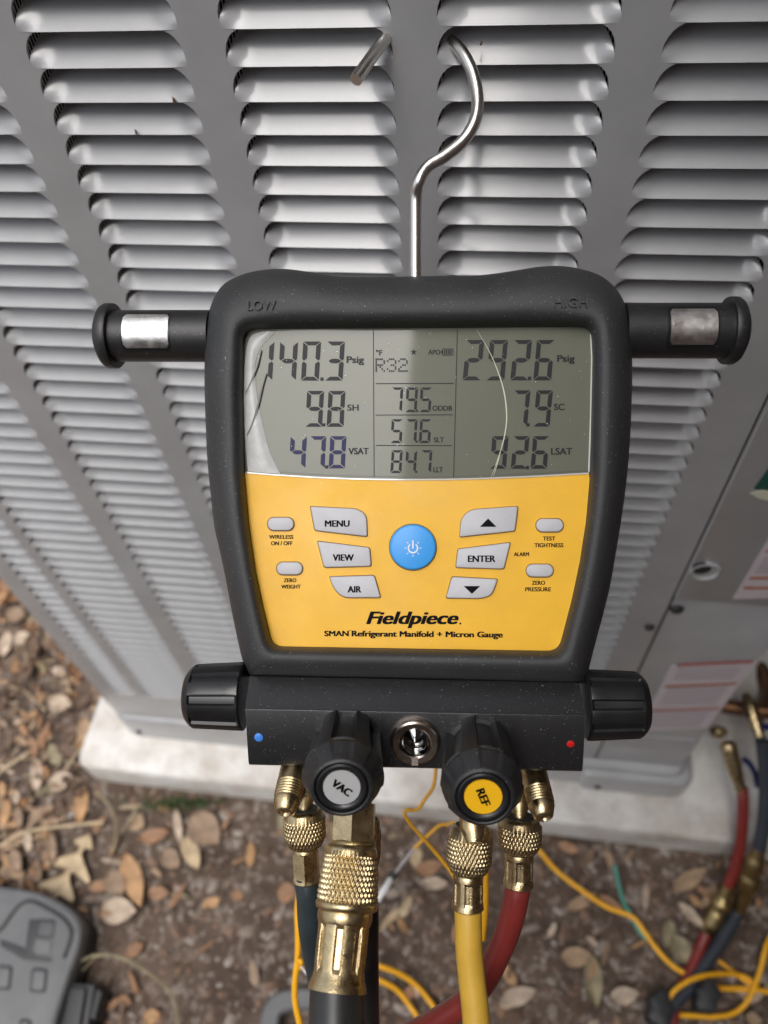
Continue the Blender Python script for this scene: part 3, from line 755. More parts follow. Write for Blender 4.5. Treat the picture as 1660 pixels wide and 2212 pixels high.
gb('printed_name', text('Fieldpiece', 891.5, 1339, 200, 36, gP, bold=.052, shear=.28, hz=.00008), M_INK, FACE, smooth=False)
ppoly([(995+2.2*math.cos(2*PI*i/10), 1347+2.2*math.sin(2*PI*i/10)) for i in range(10)], 0, .0001, 0, M_INK, 'registered_mark', FACE)
gb('printed_word', text('SMAN', 727.5, 1368.5, 53, 12, gP, bold=.07, hz=.00008), M_INK, FACE, smooth=False)
rects([(755, 1361.2, 759, 1362.6)], 'trade_mark', M_INK, FACE, .00008)
gb('printed_word', text('Refrigerant Manifold + Micron Gauge', 923.5, 1371.7, 327, 16.5, gP, bold=.06, hz=.00008, rot=.0075), M_INK, FACE, smooth=False)

# ---- side arms with cylinder end flanges and metal windows
def arm(x0, x1, yt, yb, fx0, fx1, fyt, fyb, win, met, sgn):
    h = -.012; rr = (G(x0, yb, h)-G(x0, yt, h)).length/2
    a = (G(x0, yt, h)+G(x0, yb, h))/2; a2 = G(x1, (yt+yb)/2, h)
    ax = (a2-a).normalized(); L = (a2-a).length
    A = gb('side_arm', lathe([(rr, 0), (rr, L)], a, ax, 56), M_RUBBER2)
    # flange disc at the far end, dished on its outer side
    fr = (G(fx0, fyb, h)-G(fx0, fyt, h)).length/2; fl = abs(G(fx1, 700, h).x-G(fx0, 700, h).x)
    gb('end_flange', lathe([(fr*.98, 0), (fr, .0006), (fr, .0035), (fr*.93, .0050), (fr*.7, .0068), (fr*.35, .0078), (fr*.05, .008)], a2-ax*.001, ax, 56), M_RUBBER2, A)
    # metal window follows the tube
    def wrap(px, py, off):
        p = G(px, py, 0); u = (p-a).dot(ax); ctr = a+ax*u
        q = G(px, py, h); dy = (q.y-ctr.y)
        dy = max(-rr*.95, min(rr*.95, dy*.985)); return Vector((ctr.x+(q.x-ctr.x), ctr.y+dy, ctr.z+math.sqrt(rr*rr-dy*dy)+off))
    def patch(r, off, name, mat, rad, th):
        x0_, x1_, y0_, y1_ = r; pl = round_poly([(x0_, y0_), (x1_, y0_), (x1_, y1_), (x0_, y1_)], rad, 4)
        n = 10; vs = []; fs = []
        # grid clipped to rounded rectangle by easing the corners
        for j in range(n+1):
            v = j/n; y = y0_+(y1_-y0_)*v; e = min(v, 1-v)*(y1_-y0_)
            ins = 0 if e > rad else rad-math.sqrt(max(0, rad*rad-(rad-e)**2))
            for i in range(9):
                x = x0_+ins+(x1_-x0_-2*ins)*i/8; vs.append(wrap(x, y, off))
        for j in range(n):
            for i in range(8): k = j*9+i; fs.append((k, k+1, k+10, k+9))
        m = len(vs); vs += [p-Vector((0, 0, th)) for p in vs]
        per = [i for i in range(9)]+[j*9+8 for j in range(1, n+1)]+[n*9+i for i in range(7, -1, -1)]+[j*9 for j in range(n-1, 0, -1)]
        for i in range(len(per)): a_, b_ = per[i], per[(i+1) % len(per)]; fs.append((b_, a_, a_+m, b_+m))
        return gb(name, (vs, fs), mat, A)
    patch(win, .0003, 'window_frame', M_GLOSSBLK, 6, .0008)
    patch(met, .0007, 'metal_window', M_CHROME, 5, .0008)
arm(460, 247, 671, 781, 203, 240, 657, 795, (281, 384, 685.5, 766), (285.5, 381, 689.5, 762), -1)
arm(1345, 1573, 656, 773, 1566, 1618, 645, 789, (1426, 1534, 674, 761.5), (1432, 1529.6, 679.5, 755), 1)

# ---- manifold block
def block():
    hs = [(0, -.0165), (0, .0005), (1, .0107), (2, .0045), (2, -.022)]
    vs = []; fs = []
    Lx = [G(538.5, 1461, .0005), G(529, 1531.5, .0107), G(537, 1653.5, .0045)]
    Rx = [G(1252.6, 1475, .0005), G(1267, 1546, .0107), G(1259.5, 1667.5, .0045)]
    def chain(T, B_, Fp):
        back = Vector((0, 0, -.018))
        return [T+back, T, T.lerp(Fp, .93), T.lerp(Fp, .985)+Vector((0, 0, .0001)), Fp.lerp(T, .004)+Vector((0, -.0001, -.00012)), Fp.lerp(B_, .02), Fp.lerp(B_, .96), B_+Vector((0, 0, -.0008)), B_+back+Vector((0, .001, -.002))]
    l = chain(Lx[0], Lx[2], Lx[1]); r = chain(Rx[0], Rx[2], Rx[1]); n = len(l)
    # rounded ends: slight inset rings
    rings = []
    for t, ins in ((0.0, .0012), (.0016, 0), (.9984, 0), (1.0, .0012)):
        ring_ = []
        cen = sum((a.lerp(b, t) for a, b in zip(l, r)), Vector())/n
        for a, b in zip(l, r):
            p = a.lerp(b, t); d = (cen-p); ring_.append(p+d.normalized()*ins)
        rings.append(ring_)
    for R_ in rings: vs += R_
    for k in range(3):
        for i in range(n):
            j = (i+1) % n; fs.append((k*n+i, (k+1)*n+i, (k+1)*n+j, k*n+j))
    fs.append(tuple(range(n))); fs.append(tuple(3*n+i for i in range(n))[::-1])
    return gb('manifold_block', (vs, fs), M_BLOCK, sharp=30)
BLK = block()
M_DB = material('blue_marker', (.06, .24, .72), .3); M_DR = material('red_marker', (.60, .015, .012), .3)
fn = (G(529, 1531.5, .0107)-G(537, 1653.5, .0045)).normalized(); fnorm = Vector((1, 0, 0)).cross(fn).normalized()
def onface(x, y):
    t = (y-1536)/122; return G(x, y, .0107-.0062*t)
gb('blue_marker', lathe([(.0018, -.0005), (.0018, .0003), (.0012, .0006)], onface(559.5, 1592.7), fnorm, 20), M_DB, BLK)
gb('red_marker', lathe([(.0018, -.0005), (.0018, .0003), (.0012, .0006)], onface(1232.6, 1606), fnorm, 20), M_DR, BLK)
# sight glass
sg = onface(897, 1597)
gb('sight_glass_ring', lathe([(.0100, -.001), (.0101, .0022), (.0096, .0032), (.0088, .0035), (.0068, .0033), (.0062, .0028), (.0061, .0001)], sg, fnorm, 48, caps=(True, False)), material('tarnished_nickel', (.56, .46, .39), .22, 1., noise_amt=.2, nscale=300), BLK, sharp=25)
gb('sight_glass_bowl', lathe([(.0063, .0030), (.0060, .0016), (.0046, .0005), (.0030, .0010), (.0016, .0024), (.0006, .0034), (.0001, .0037)], sg+Vector((0, .0006, 0)), fnorm, 40, caps=(False, False)), material('mirror_glass', (.34, .34, .33), .10, 1.), BLK)
v, f = box(sg+Vector((0, -.0076, .0040)), (.0026, .0034, .0006)); gb('sight_glass_slot', (v, f), bpy.data.materials['tarnished_nickel'], BLK, smooth=False)
v, f = box(sg+Vector((0, .0068, .0030)), (.0022, .0030, .0006)); gb('sight_glass_slot', (v, f), M_GLOSSBLK, BLK, smooth=False)

# side valve knobs (ribbed, axis along the block)
def side_knob(x_in, x_out, yt, yb, sg_, nm='side_valve_knob'):
    h = -.0045; c = (G(x_in, yt, h)+G(x_in, yb, h))/2; c2 = G(x_out, (yt+yb)/2, h); ax = (c2-c).normalized(); L = (c2-c).length
    R_ = (G(x_in, yb, h)-G(x_in, yt, h)).length/2
    def mod(r, z, a, i):
        k = 9; s = math.cos(k*a+.5)
        body = 1 if .0015 < z < L*.86 else 0
        g = max(0, min(1, (s-.25)*5)); return r*(1-.085*g*body)
    prof = [(R_*.93, 0), (R_*.99, .0006), (R_, .0016)]+[(R_*(1-.012*i), .0016+(L*.84-.0016)*i/5) for i in range(1, 6)]+[(R_*.93, L*.87), (R_*.86, L*.93), (R_*.76, L*.985), (R_*.72, L), (R_*.66, L*1.0), (R_*.62, L*.985), (R_*.2, L*.99)]
    gb(nm, lathe(prof, c, ax, 144, mod, ref=(0, 1, 0)), M_GLOSSBLK, BLK, sharp=22)
side_knob(531, 408, 1431, 1577, -1); side_knob(1262, 1394, 1447, 1598, 1)
# front knobs
def front_knob(bx, by, fx, fy, word, mat, rot, phase, ww):
    a = G(bx, by, .0060); tip = G(fx, fy, .0430); ax = (tip-a).normalized(); L = (tip-a).length
    def mod(r, z, al, i):
        k = 6; s = math.cos(k*al+phase); up = L*.735
        if z < .002: return r
        if z > up: return r*(1-.045*max(0, min(1, s*2+.6))) if z < L*.95 else r
        fade = max(0, min(1, (up-z)/.0016)); g = max(0, min(1, (s+.25)*12)); return r-.0033*g*fade
    prof = [(.0125, .0), (.0134, .001)]+[(.0136+.0017*(i/40)**1.1, .002+(L*.79-.002)*i/40) for i in range(41)]
    prof += [(.0154, L*.80), (.0152, L*.812), (.0140, L*.87), (.0128, L*.93), (.0118, L*.975), (.0114, L*.99), (.0104, L*1.0), (.0100, L*.995), (.0098, L*.965), (.0094, L*.955)]
    K = gb('valve_knob', lathe(prof, a, ax, 180, mod, ref=(0, 1, 0), caps=(True, True)), M_RUBBER2, BLK, sharp=24)
    gb('knob_ring', lathe([(.0094, L*.95), (.0094, L*.985), (.0088, L*1.0), (.0078, L*1.0), (.0071, L*.985), (.0070, L*.96)], a, ax, 60), M_GLOSSBLK, K)
    gb('knob_cap', lathe([(.0070, L*.955), (.0068, L*.985)], a, ax, 40), mat, K)
    up = (Vector((0, 1, 0))-ax*ax.y).normalized(); rt = up.cross(ax).normalized(); o = a+ax*(L*.985+.0002)
    w, hh = ww
    P = lambda x, y, z: o+rt*x-up*y
    gb('lettering', text(word, 0, 0, w, hh, P, bold=.07, rot=rot), M_INK, K, smooth=False)
    return K
M_CAPW = material('cap_grey', (.40, .40, .40), .4); M_CAPY = material('cap_yellow', (.85, .46, .01), .4)
K1_ = front_knob(751, 1592, 738.6, 1703.5, 'VAC', M_CAPW, math.radians(37), .0, (.0082, .0031)); K1_['label'] = 'left valve knob with pale grey VAC cap'
K2_ = front_knob(1031, 1607, 1044.7, 1724, 'REF', M_CAPY, math.radians(68), 1.2, (.0072, .0031)); K2_['label'] = 'right valve knob with yellow REF cap'

# ---- wire hook: rises from the top of the body, bulges right, threads through a louvre slot behind the strip and comes out at the left
def hook():
    w = []
    w += [GW(898, 690, -.012), GW(898, 598, -.010), GW(898, 500, -.008), GW(898.5, 430, -.006)]
    w += [at_depth(905, 392, .322), at_depth(925, 360, .322), at_depth(960, 338, .322), at_depth(1000, 305, .322), at_depth(1026, 262, .321), at_depth(1032, 215, .322), at_depth(1022, 160, .323), at_depth(1000, 115, .325), at_depth(975, 88, .329)]
    w += [at_depth(955, 72, .337), at_depth(925, 58, .342), at_depth(890, 52, .343), at_depth(862, 58, .337), at_depth(835, 82, .326), at_depth(800, 128, .318), at_depth(769, 172, .313)]
    v, f = tube([GM.inverted() @ p for p in w], .0026, 20, 8)
    gb('wire_hook', (v, f), M_STEEL)
hook()

# ================================================================== BRASS AND HOSES AT THE GAUGE
def knurl(nd, z0, z1, amp, twist):
    def mod(r, z, a, i):
        if z < z0 or z > z1: return r
        u = nd*a/2; v = (z-z0)*twist
        d = abs(math.sin(u+v))*abs(math.sin(u-v)); return r-amp*(1-d**.7)
    return mod
def seg_prof(r0, r1, z0, z1, n): return [(r0+(r1-r0)*i/n, z0+(z1-z0)*i/n) for i in range(n+1)]
def px2r(w, d): return w*d/F/2
def port(x0, y0, x1, y1, d0, d1, wpx, name='flare_port', tip=True):
    a = at_depth(x0, y0, d0); b = at_depth(x1, y1, d1); iv = GM.inverted(); a = iv @ a; b = iv @ b; L = (b-a).length; r = px2r(wpx, d0)
    pr = [(r*.95, 0), (r, .001), (r, L*.45)]
    for i in range(6): z = L*(.47+.05*i); pr += [(r*1.02, z), (r*.95, z+L*.022)]
    pr += [(r*.98, L*.79), (r*.70, L*.97), (r*.5, L)]
    if tip: pr += [(r*.42, L*1.0), (r*.30, L*.96)]
    gb(name, lathe(pr, a, (b-a), 36), M_BRASS, BLK)
port(640, 1640, 615, 1757, .328, .310, 58); port(1151, 1655, 1176, 1768, .326, .308, 56)
def fitting_hose(name, label, p0, p1, p2, d, wn, wf, wh, mat, path, rad, hexed=True, nd=34):
    """collar end p0->p1 (knurled nut), ferrule p1->p2, hose follows path (px, py, depth)"""
    H = empty(name, at_depth(*p0, d[0]), label, 'hose')
    a, b, c = at_depth(*p0, d[0]), at_depth(*p1, d[1]), at_depth(*p2, d[2]); L = (b-a).length; rn = px2r(wn, d[0]); rf = px2r(wf, d[1])
    z0, z1 = L*.24, L*.90
    pr = [(rn*.62, -.0006), (rn*.80, .0), (rn*.86, .0006), (rn*.90, L*.20)] + [(rn*(1 if z < .7 else 1-.55*(z-.7)), L*(.22+.70*z)) for z in [i/34 for i in range(35)]] + [(rn*.78, L*.95), (rn*.66, L)]
    v, f = lathe(pr, a, (b-a), 240, knurl(nd, L*.22, L*.92, rn*.085, PI*.5*nd/(2*PI*rn)), caps=(True, True)); build('knurled_nut', v, f, M_BRASS, H, sharp=75)
    v, f = lathe([(rn*.64, -.0008), (rn*.60, .0003)], a, (b-a), 30); build('nut_mouth', v, f, M_CASED, H)
    def hexm(r, z, al, i):
        k = math.cos(PI/6)/math.cos(((al) % (PI/3))-PI/6)
        return r*(k*1.03 if hexed and .1 < z/L2 < .9 else 1)
    L2 = (c-b).length
    def flute(r, z, al, i):
        if not (.14 < z/L2 < .82): return r
        s = math.cos(8*al); return r*(1-.10*max(0, min(1, (s+.2)*4)))
    v, f = lathe([(rf*.9, -.001), (rf*.98, .0002), (rf, L2*.09), (rf, L2*.12)]+[(rf, L2*(.14+.68*i/8)) for i in range(9)]+[(rf*1.03, L2*.88), (rf*1.05, L2*.96), (rf*.97, L2), (rf*.86, L2*1.01)], b, (c-b), 96, hexm if hexed else flute); build('crimp_ferrule', v, f, M_BRASS, H, sharp=22)
    pts = [c-(c-b)*.15, c]+[at_depth(*p) for p in path]
    v, f = tube(pts, rad, 28, 8); build('hose_tube', v, f, mat, H)
    return H
fitting_hose('blue_hose', 'dark teal hose on the left port with short knurled brass nut', (657, 1750), (660, 1829), (664, 1903), (.325, .325, .325), 92, 58, 52, M_HBLUE, [(668, 1935, .325), (672, 2000, .328), (683, 2070, .334), (697, 2140, .342), (712, 2212, .352), (730, 2290, .365)], .0054)
fitting_hose('yellow_hose', 'yellow charging hose hanging straight down from under the right knob', (1017, 1786), (1012, 1888), (1011, 1963), (.305, .303, .302), 99, 66, 58, M_HYEL, [(1012, 1990, .301), (1013, 2040, .300), (1018, 2100, .299), (1026, 2170, .297), (1032, 2240, .295), (1040, 2320, .293)], .0053, hexed=False)
fitting_hose('red_hose', 'red hose curving left behind the yellow hose', (1124, 1767), (1122, 1840), (1120, 1913), (.322, .322, .322), 96, 62, 54, M_HRED, [(1116, 1935, .322), (1109, 1970, .323), (1094, 2020, .326), (1072, 2070, .33), (1046, 2120, .335), (1008, 2163, .343), (960, 2196, .35), (905, 2226, .36), (840, 2262, .37)], .0053, hexed=False)
# small brass cores under ports
def stub(x0, y0, x1, y1, d0, d1, w, nm='valve_stub'):
    a = at_depth(x0, y0, d0); b = at_depth(x1, y1, d1); L = (b-a).length; r = px2r(w, d0); iv = GM.inverted()
    pr = [(r, 0), (r, L*.4), (r*.92, L*.45), (r, L*.5), (r, L*.72), (r*.8, L*.86), (r*.62, L)]
    v, f = lathe(pr, iv @ a, (iv @ b)-(iv @ a), 32); gb(nm, (v, f), M_BRASS, BLK)
stub(1014, 1700, 1026, 1822, .306, .294, 56); stub(662, 1650, 657, 1752, .332, .325, 44); stub(1118, 1665, 1123, 1770, .33, .322, 44)
# small tab on tip of ports
# vacuum hose, largest and nearest
VH = empty('vacuum_hose', at_depth(765, 1759, .305), 'thick black vacuum hose with large knurled brass coupling in the centre', 'hose')
a = at_depth(768, 1735, .309); b = at_depth(764, 1816, .304); L = (b-a).length; r = px2r(94, .306)
v, f = lathe([(r, 0), (r, L*.92), (r*.96, L)], a, b-a, 48, lambda r_, z, al, i: r_*(math.cos(PI/6)/math.cos((al % (PI/3))-PI/6))*1.05); build('hex_neck', v, f, M_BRASS, VH, sharp=22)
v, f = lathe([(r*.93, -.0002), (r*1.0, .0006), (r*1.0, .0013), (r*.92, .0018), (r*.92, .0026), (r*1.02, .0030)], b, b-a, 60); build('neck_groove', v, f, M_BRASSD, VH)
a = at_depth(760, 1826, .3035); b = at_depth(749, 1966, .295); L = (b-a).length; r0 = px2r(112, .3035); r1 = px2r(134, .295)
pr = [(r0*.80, -.0004), (r0*.92, 0), (r0, .0012), (r0*1.02, .0034)]+[(r0*1.03+(r1-r0*1.03)*min(1, 1.25*i/46), .0036+(L*.86-.0036)*i/46) for i in range(47)]+[(r1*1.01, L*.875), (r1*1.02, L*.93), (r1*.98, L*.98), (r1*.88, L*1.01), (r1*.6, L*1.01)]
nd = 40
v, f = lathe(pr, a, b-a, 320, knurl(nd, .0036, L*.86, r1*.085, PI*.5*nd/(2*PI*r1))); SL = build('knurled_sleeve', v, f, M_BRASS, VH, sharp=75)
# raised maker's words, reading upside down round the collar
ax = (b-a).normalized(); toc = (CAM-a); toc = (toc-ax*toc.dot(ax)).normalized(); sdv = ax.cross(toc).normalized()
def wrapP(o, ax, toc, sdv, r, z0, flip=1):
    def P(x, y, hz_):
        al = x/r*flip; return o+ax*(z0+y*flip)+(toc*math.cos(al)+sdv*math.sin(al))*(r+.00015)
    return P
sgn = 1 if sdv.dot(RX) > 0 else -1
sdv = sdv*sgn
v, f = text('YELLOW JACKET', 0, 0, .0150, .0017, wrapP(a, ax, toc, sdv, r0*1.015, .0022, -1), bold=.02); build('raised_word', v, f, M_BRASSD, SL, smooth=False)
# fluted ferrule
a = at_depth(747, 1964, .296); b = at_depth(728.5, 2140, .284); L = (b-a).length
rt, rm, rb, rf = px2r(118, .296), px2r(112, .290), px2r(114, .287), px2r(129, .284)
def flu(r_, z, al, i):
    t = z/L
    if t < .2 or t > .78: return r_
    e = min(1, (t-.2)/.05, (.78-t)/.05); s = math.cos(8*al); return r_*(1-.10*max(0, min(1, (s-.35)*6))*e)
prof = [(rt*.75, -.0012), (rt*.93, -.0006), (rt, .0012), (rt*1.01, .003), (rt*.99, L*.14), (rm*1.03, L*.185)]+[(rm+(rb*.96-rm)*i/12, L*(.2+.58*i/12)) for i in range(13)]+[(rb*.97, L*.80), (rb*1.0, L*.86), (rf*.97, L*.94), (rf, L), (rf*.95, L*1.005), (rf*.90, L*.97)]
v, f = lathe(prof, a, b-a, 216, flu, caps=(True, False)); FE = build('crimp_ferrule', v, f, M_BRASS, VH, sharp=26)
ax = (b-a).normalized(); toc = (CAM-a); toc = (toc-ax*toc.dot(ax)).normalized(); sdv = ax.cross(toc).normalized(); sdv = sdv if sdv.dot(RX) > 0 else -sdv
v, f = text('RITCHIE', .004, 0, .0110, .0019, wrapP(a, ax, toc, sdv, rb*1.03, L*.88, 1), bold=.02); build('raised_word', v, f, M_BRASSD, FE, smooth=False)
v, f = tube([at_depth(729.5, 2133, .2845), at_depth(729, 2142, .284), at_depth(728, 2200, .281), at_depth(730, 2280, .276), at_depth(734, 2380, .27)], px2r(119, .284), 36, 6); build('hose_tube', v, f, M_HBLK, VH)
# second black hose just behind it, with its own knurled nut
fitting_hose('black_hose', 'black hose half hidden just behind the thick vacuum coupling', (797, 1770), (794, 1880), (790, 1965), (.335, .335, .335), 56, 50, 50, M_HBLK, [(790, 1990, .335), (790, 2050, .337), (791, 2130, .342), (793, 2212, .35), (796, 2300, .36)], .0058, hexed=False, nd=28)

# ================================================================== SMALL THINGS ON AND ABOVE THE GROUND
def cord(name, label, pts, r, mat, cat='cord', world=False, ns=12):
    P = pts if world else [Vector(p) for p in pts]
    v, f = tube(P, r, ns, 7); return solid(name, v, f, mat, label, cat)
def gp(L, z=.006, r=0):
    out = []
    for i, p in enumerate(L):
        zz = p[2] if len(p) > 2 else z; out.append(on_z(p[0], p[1], zz))
    return out
cord('yellow_cable', 'yellow cord running from behind the red hose nut to the right edge', gp([(1120, 1800, .02), (1160, 1832, .02), (1202, 1880, .012), (1260, 1925, .008), (1311, 1959), (1365, 1980), (1390, 2009), (1419, 2050), (1456, 2088), (1506, 2117, .012), (1552, 2134), (1615, 2137), (1700, 2148)]), .0030, M_CORD)
cord('yellow_cable', 'yellow cord looping over the slate hose near the bottom right', gp([(1437, 2180), (1443, 2165, .016), (1460, 2138, .022), (1502, 2113, .022), (1552, 2104, .016), (1594, 2106), (1615, 2113), (1628, 2124), (1640, 2140)]), .0027, M_CORD)
cord('yellow_cable', 'yellow cord bending round the bottom right corner', gp([(1690, 1985), (1660, 2034, .02), (1644, 2092, .016), (1623, 2150, .012), (1594, 2184), (1552, 2196), (1490, 2194), (1436, 2191)]), .0029, M_CORD)
cord('yellow_cable', 'short thin yellow cord crossing beside the black wrap at bottom right', gp([(1552, 2075, .004), (1580, 2096, .004), (1619, 2126, .005), (1650, 2140, .004)]), .0022, M_CORD)
cord('yellow_cable', 'upper of two yellow arcs to the right of the vacuum hose', gp([(760, 2075, .03), (822, 2088, .03), (864, 2104, .02), (899, 2128, .012), (925, 2158), (941, 2183), (950, 2220)]), .0029, M_CORD)
cord('yellow_cable', 'lower of two yellow arcs to the right of the vacuum hose', gp([(770, 2105, .02), (822, 2119, .02), (859, 2140, .012), (885, 2172), (903, 2200), (915, 2240)]), .0029, M_CORD)
def cdp(name, label, L, r, mat, cat='cord'): return cord(name, label, [at_depth(*p) for p in L], r, mat, cat)
cdp('yellow_cable', 'yellow cord hanging along the left side of the teal hose', [(648, 1925, .47), (643, 1965, .47), (644.5, 2035, .47), (642.5, 2079, .47), (637.5, 2122, .47), (638.5, 2166, .47), (651, 2225, .47), (660, 2270, .47)], .0019, M_CORD)
cdp('cord_knot', 'small yellow knot on the cord beside the teal hose', [(644, 2074, .465), (650, 2077, .463), (653, 2083, .465), (650, 2090, .467)], .0016, M_CORD, 'knot')
cdp('probe_wire', 'fine grey wire branching from the yellow cord knot', [(651, 2088, .46), (660, 2100, .46), (670, 2112, .455), (676, 2124, .45)], .0006, M_WHITE, 'wire')
cdp('yellow_cable', 'yellow cord showing as a stripe at the right of the yellow hose', [(1050, 1840, .40), (1049, 1880, .40), (1049, 1940, .40), (1047, 1985, .40), (1042, 2030, .40)], .0018, M_CORD)
cdp('yellow_wire', 'thin zigzag yellow wire hanging below the sight glass', [(952, 1600, .46), (943, 1655, .46), (936, 1700, .46), (917, 1728, .46), (908, 1743, .46), (897, 1750, .46), (880, 1750, .46), (874, 1758, .46), (891, 1784, .46), (921, 1818, .46), (956, 1859, .46), (978, 1888, .46), (990, 1910, .46)], .0011, M_CORD, 'wire')
cdp('yellow_wire', 'thin yellow wire leading to the white tipped probe', [(985, 1776, .62), (967, 1781, .62), (949, 1784, .62), (917, 1812, .62), (894, 1834, .62)], .0012, M_CORD, 'wire')
PR = empty('temperature_probe', at_depth(864, 1875, .60), 'white tipped probe with black band between the hoses', 'probe')
for nm, L_, r, m in (('probe_lead', [(894, 1834, .62), (872, 1863, .61), (852, 1889, .60)], .0013, M_STICK), ('black_band', [(854, 1886, .60), (844, 1901, .598)], .0028, M_CASED), ('white_tip', [(845, 1900, .598), (833, 1919, .59), (815, 1946, .585)], .0027, M_WHITE)):
    v, f = tube([at_depth(*p) for p in L_], r, 12, 5); build(nm, v, f, m, PR)
cord('teal_wire', 'short teal wire poking up from the soil beside the yellow cord', gp([(1329, 1869, .03), (1336, 1905, .022), (1346, 1945, .012), (1361, 1972, .006), (1377, 2005, .004), (1396, 2030, .003)]), .0022, M_TEAL, 'wire')
# far hoses at the right
def bgfit(name, pts, r, mat, parent, prof=None):
    v, f = tube(pts, r, 16, 5); return build(name, v, f, mat, parent)
RH = empty('service_hose', on_z(1523, 2026, 0), 'red service hose with brass coupling arching down at the right', 'hose')
bgfit('hose_tube', [at_depth(*p) for p in [(1604, 1700, .90), (1606, 1746, .90), (1602, 1809, .91), (1592, 1859, .92), (1573, 1916, .93)]], .0066, M_HRED, RH)
bgfit('hose_tube', gp([(1526, 2018, .014), (1512, 2050, .010), (1494, 2092, .008), (1475, 2130, .007), (1460, 2170, .007), (1452, 2225, .007)]), .0066, M_HRED, RH)
p = [at_depth(1575, 1912, .93), at_depth(1563, 1940, .935), at_depth(1551, 1968, .94), at_depth(1525, 2020, .945)]
def taper(prs): 
    def f(t):
        for (a, ra), (b, rb_) in zip(prs, prs[1:]):
            if t <= b: return ra+(rb_-ra)*(t-a)/max(1e-6, b-a)
        return prs[-1][1]
    return f
v, f = tube(p, taper([(0, .0075), (.3, .0075), (.36, .0105), (.42, .0125), (.56, .0125), (.62, .0088), (.66, .0088), (.7, .0105), (.85, .0105), (.9, .008), (1, .0075)]), 14, 12); build('brass_coupling', v, f, M_BRASSD, RH)
v, f = tube([at_depth(1573, 1605, .90), at_depth(1582, 1640, .90), at_depth(1592, 1675, .90), at_depth(1604, 1716, .90)], taper([(0, .0085), (.12, .0095), (.5, .0085), (.8, .0065), (1, .0060)]), 16, 8); build('brass_ferrule', v, f, M_BRASS, RH)
v, f = lathe([(.004, 0), (.009, .002), (.011, .006), (.009, .011), (.004, .014)], at_depth(1552, 1569, .92), RY, 16); build('valve_stem_cap', v, f, M_BRASS, RH)
BH = empty('service_hose', on_z(1598, 1963, 0), 'slate grey service hose with brass coupling running to the bottom right', 'hose')
bgfit('hose_tube', [at_depth(*p) for p in [(1648, 1600, .86), (1655, 1684, .87), (1652, 1767, .88), (1641, 1832, .89)]], .0078, M_HSLATE, BH)
bgfit('hose_tube', [at_depth(1599, 1960, .94)]+gp([(1592, 1975, .012), (1560, 2030, .010), (1523, 2084, .009), (1481, 2142, .009), (1448, 2180, .009), (1425, 2230, .009)]), .0080, M_HSLATE, BH)
v, f = tube([at_depth(1642, 1830, .89), at_depth(1630, 1868, .90), at_depth(1616, 1915, .92), at_depth(1598, 1965, .94)], taper([(0, .0075), (.2, .008), (.27, .0105), (.42, .0105), (.46, .0075), (.52, .0125), (.66, .0125), (.7, .008), (1, .0078)]), 14, 12); build('brass_coupling', v, f, M_BRASSD, BH)
SV = empty('service_valve', on_z(1600, 1530, .055), 'brass service valves on tarnished copper pipes behind the cabinet corner', 'valve')
v, f = tube([at_depth(1560, 1524, 1.0), at_depth(1600, 1530, .99), at_depth(1640, 1535, .98), at_depth(1720, 1540, .97)], .0095, 18, 4); build('copper_pipe', v, f, M_COPPER, SV)
v, f = tube([at_depth(1612, 1500, .93), at_depth(1622, 1530, .92), at_depth(1636, 1572, .91), at_depth(1655, 1632, .90)], taper([(0, .005), (.2, .006), (.28, .0088), (.5, .0085), (.6, .0065), (.85, .006), (1, .0055)]), 16, 8); build('brass_valve_body', v, f, M_BRASS, SV)
v, f = tube([at_depth(1597, 1400, 1.15), at_depth(1640, 1440, 1.10), at_depth(1660, 1500, 1.05), at_depth(1640, 1540, 1.0)], .012, 18, 6); build('copper_pipe', v, f, M_COPPER, SV)
cdp('zip_tie', 'navy blue plastic tie curving beside the red hose ferrule', [(1607, 1640, .93), (1620, 1650, .93), (1632, 1672, .93), (1637, 1700, .93)], .0036, M_NAVY, 'tie')
cdp('zip_tie', 'navy blue plastic tie at the right edge near the copper pipe', [(1645, 1567, .93), (1655, 1571, .93), (1668, 1570, .93)], .0042, M_NAVY, 'tie')
# black foam wraps on the ground
for (x, y, s, lb) in ((1419, 2182, .017, 'black foam wrap around the hose end at bottom right'), (1520, 2156, .016, 'small black foam wrap lying beside the looped cord')):
    c = on_z(x, y, .004); v = []; 
    pr = [(s*.75, 0), (s, .004), (s*1.02, .016), (s*.86, .024), (s*.5, .026)]
    v, f = lathe(pr, c, (0, 0, 1), 22, lambda r_, z, al, i: r_*(1+.22*math.sin(2*al+x)+.12*math.sin(5*al+y)))
    solid('foam_wrap', v, f, M_CASED, lb, 'foam wrap')

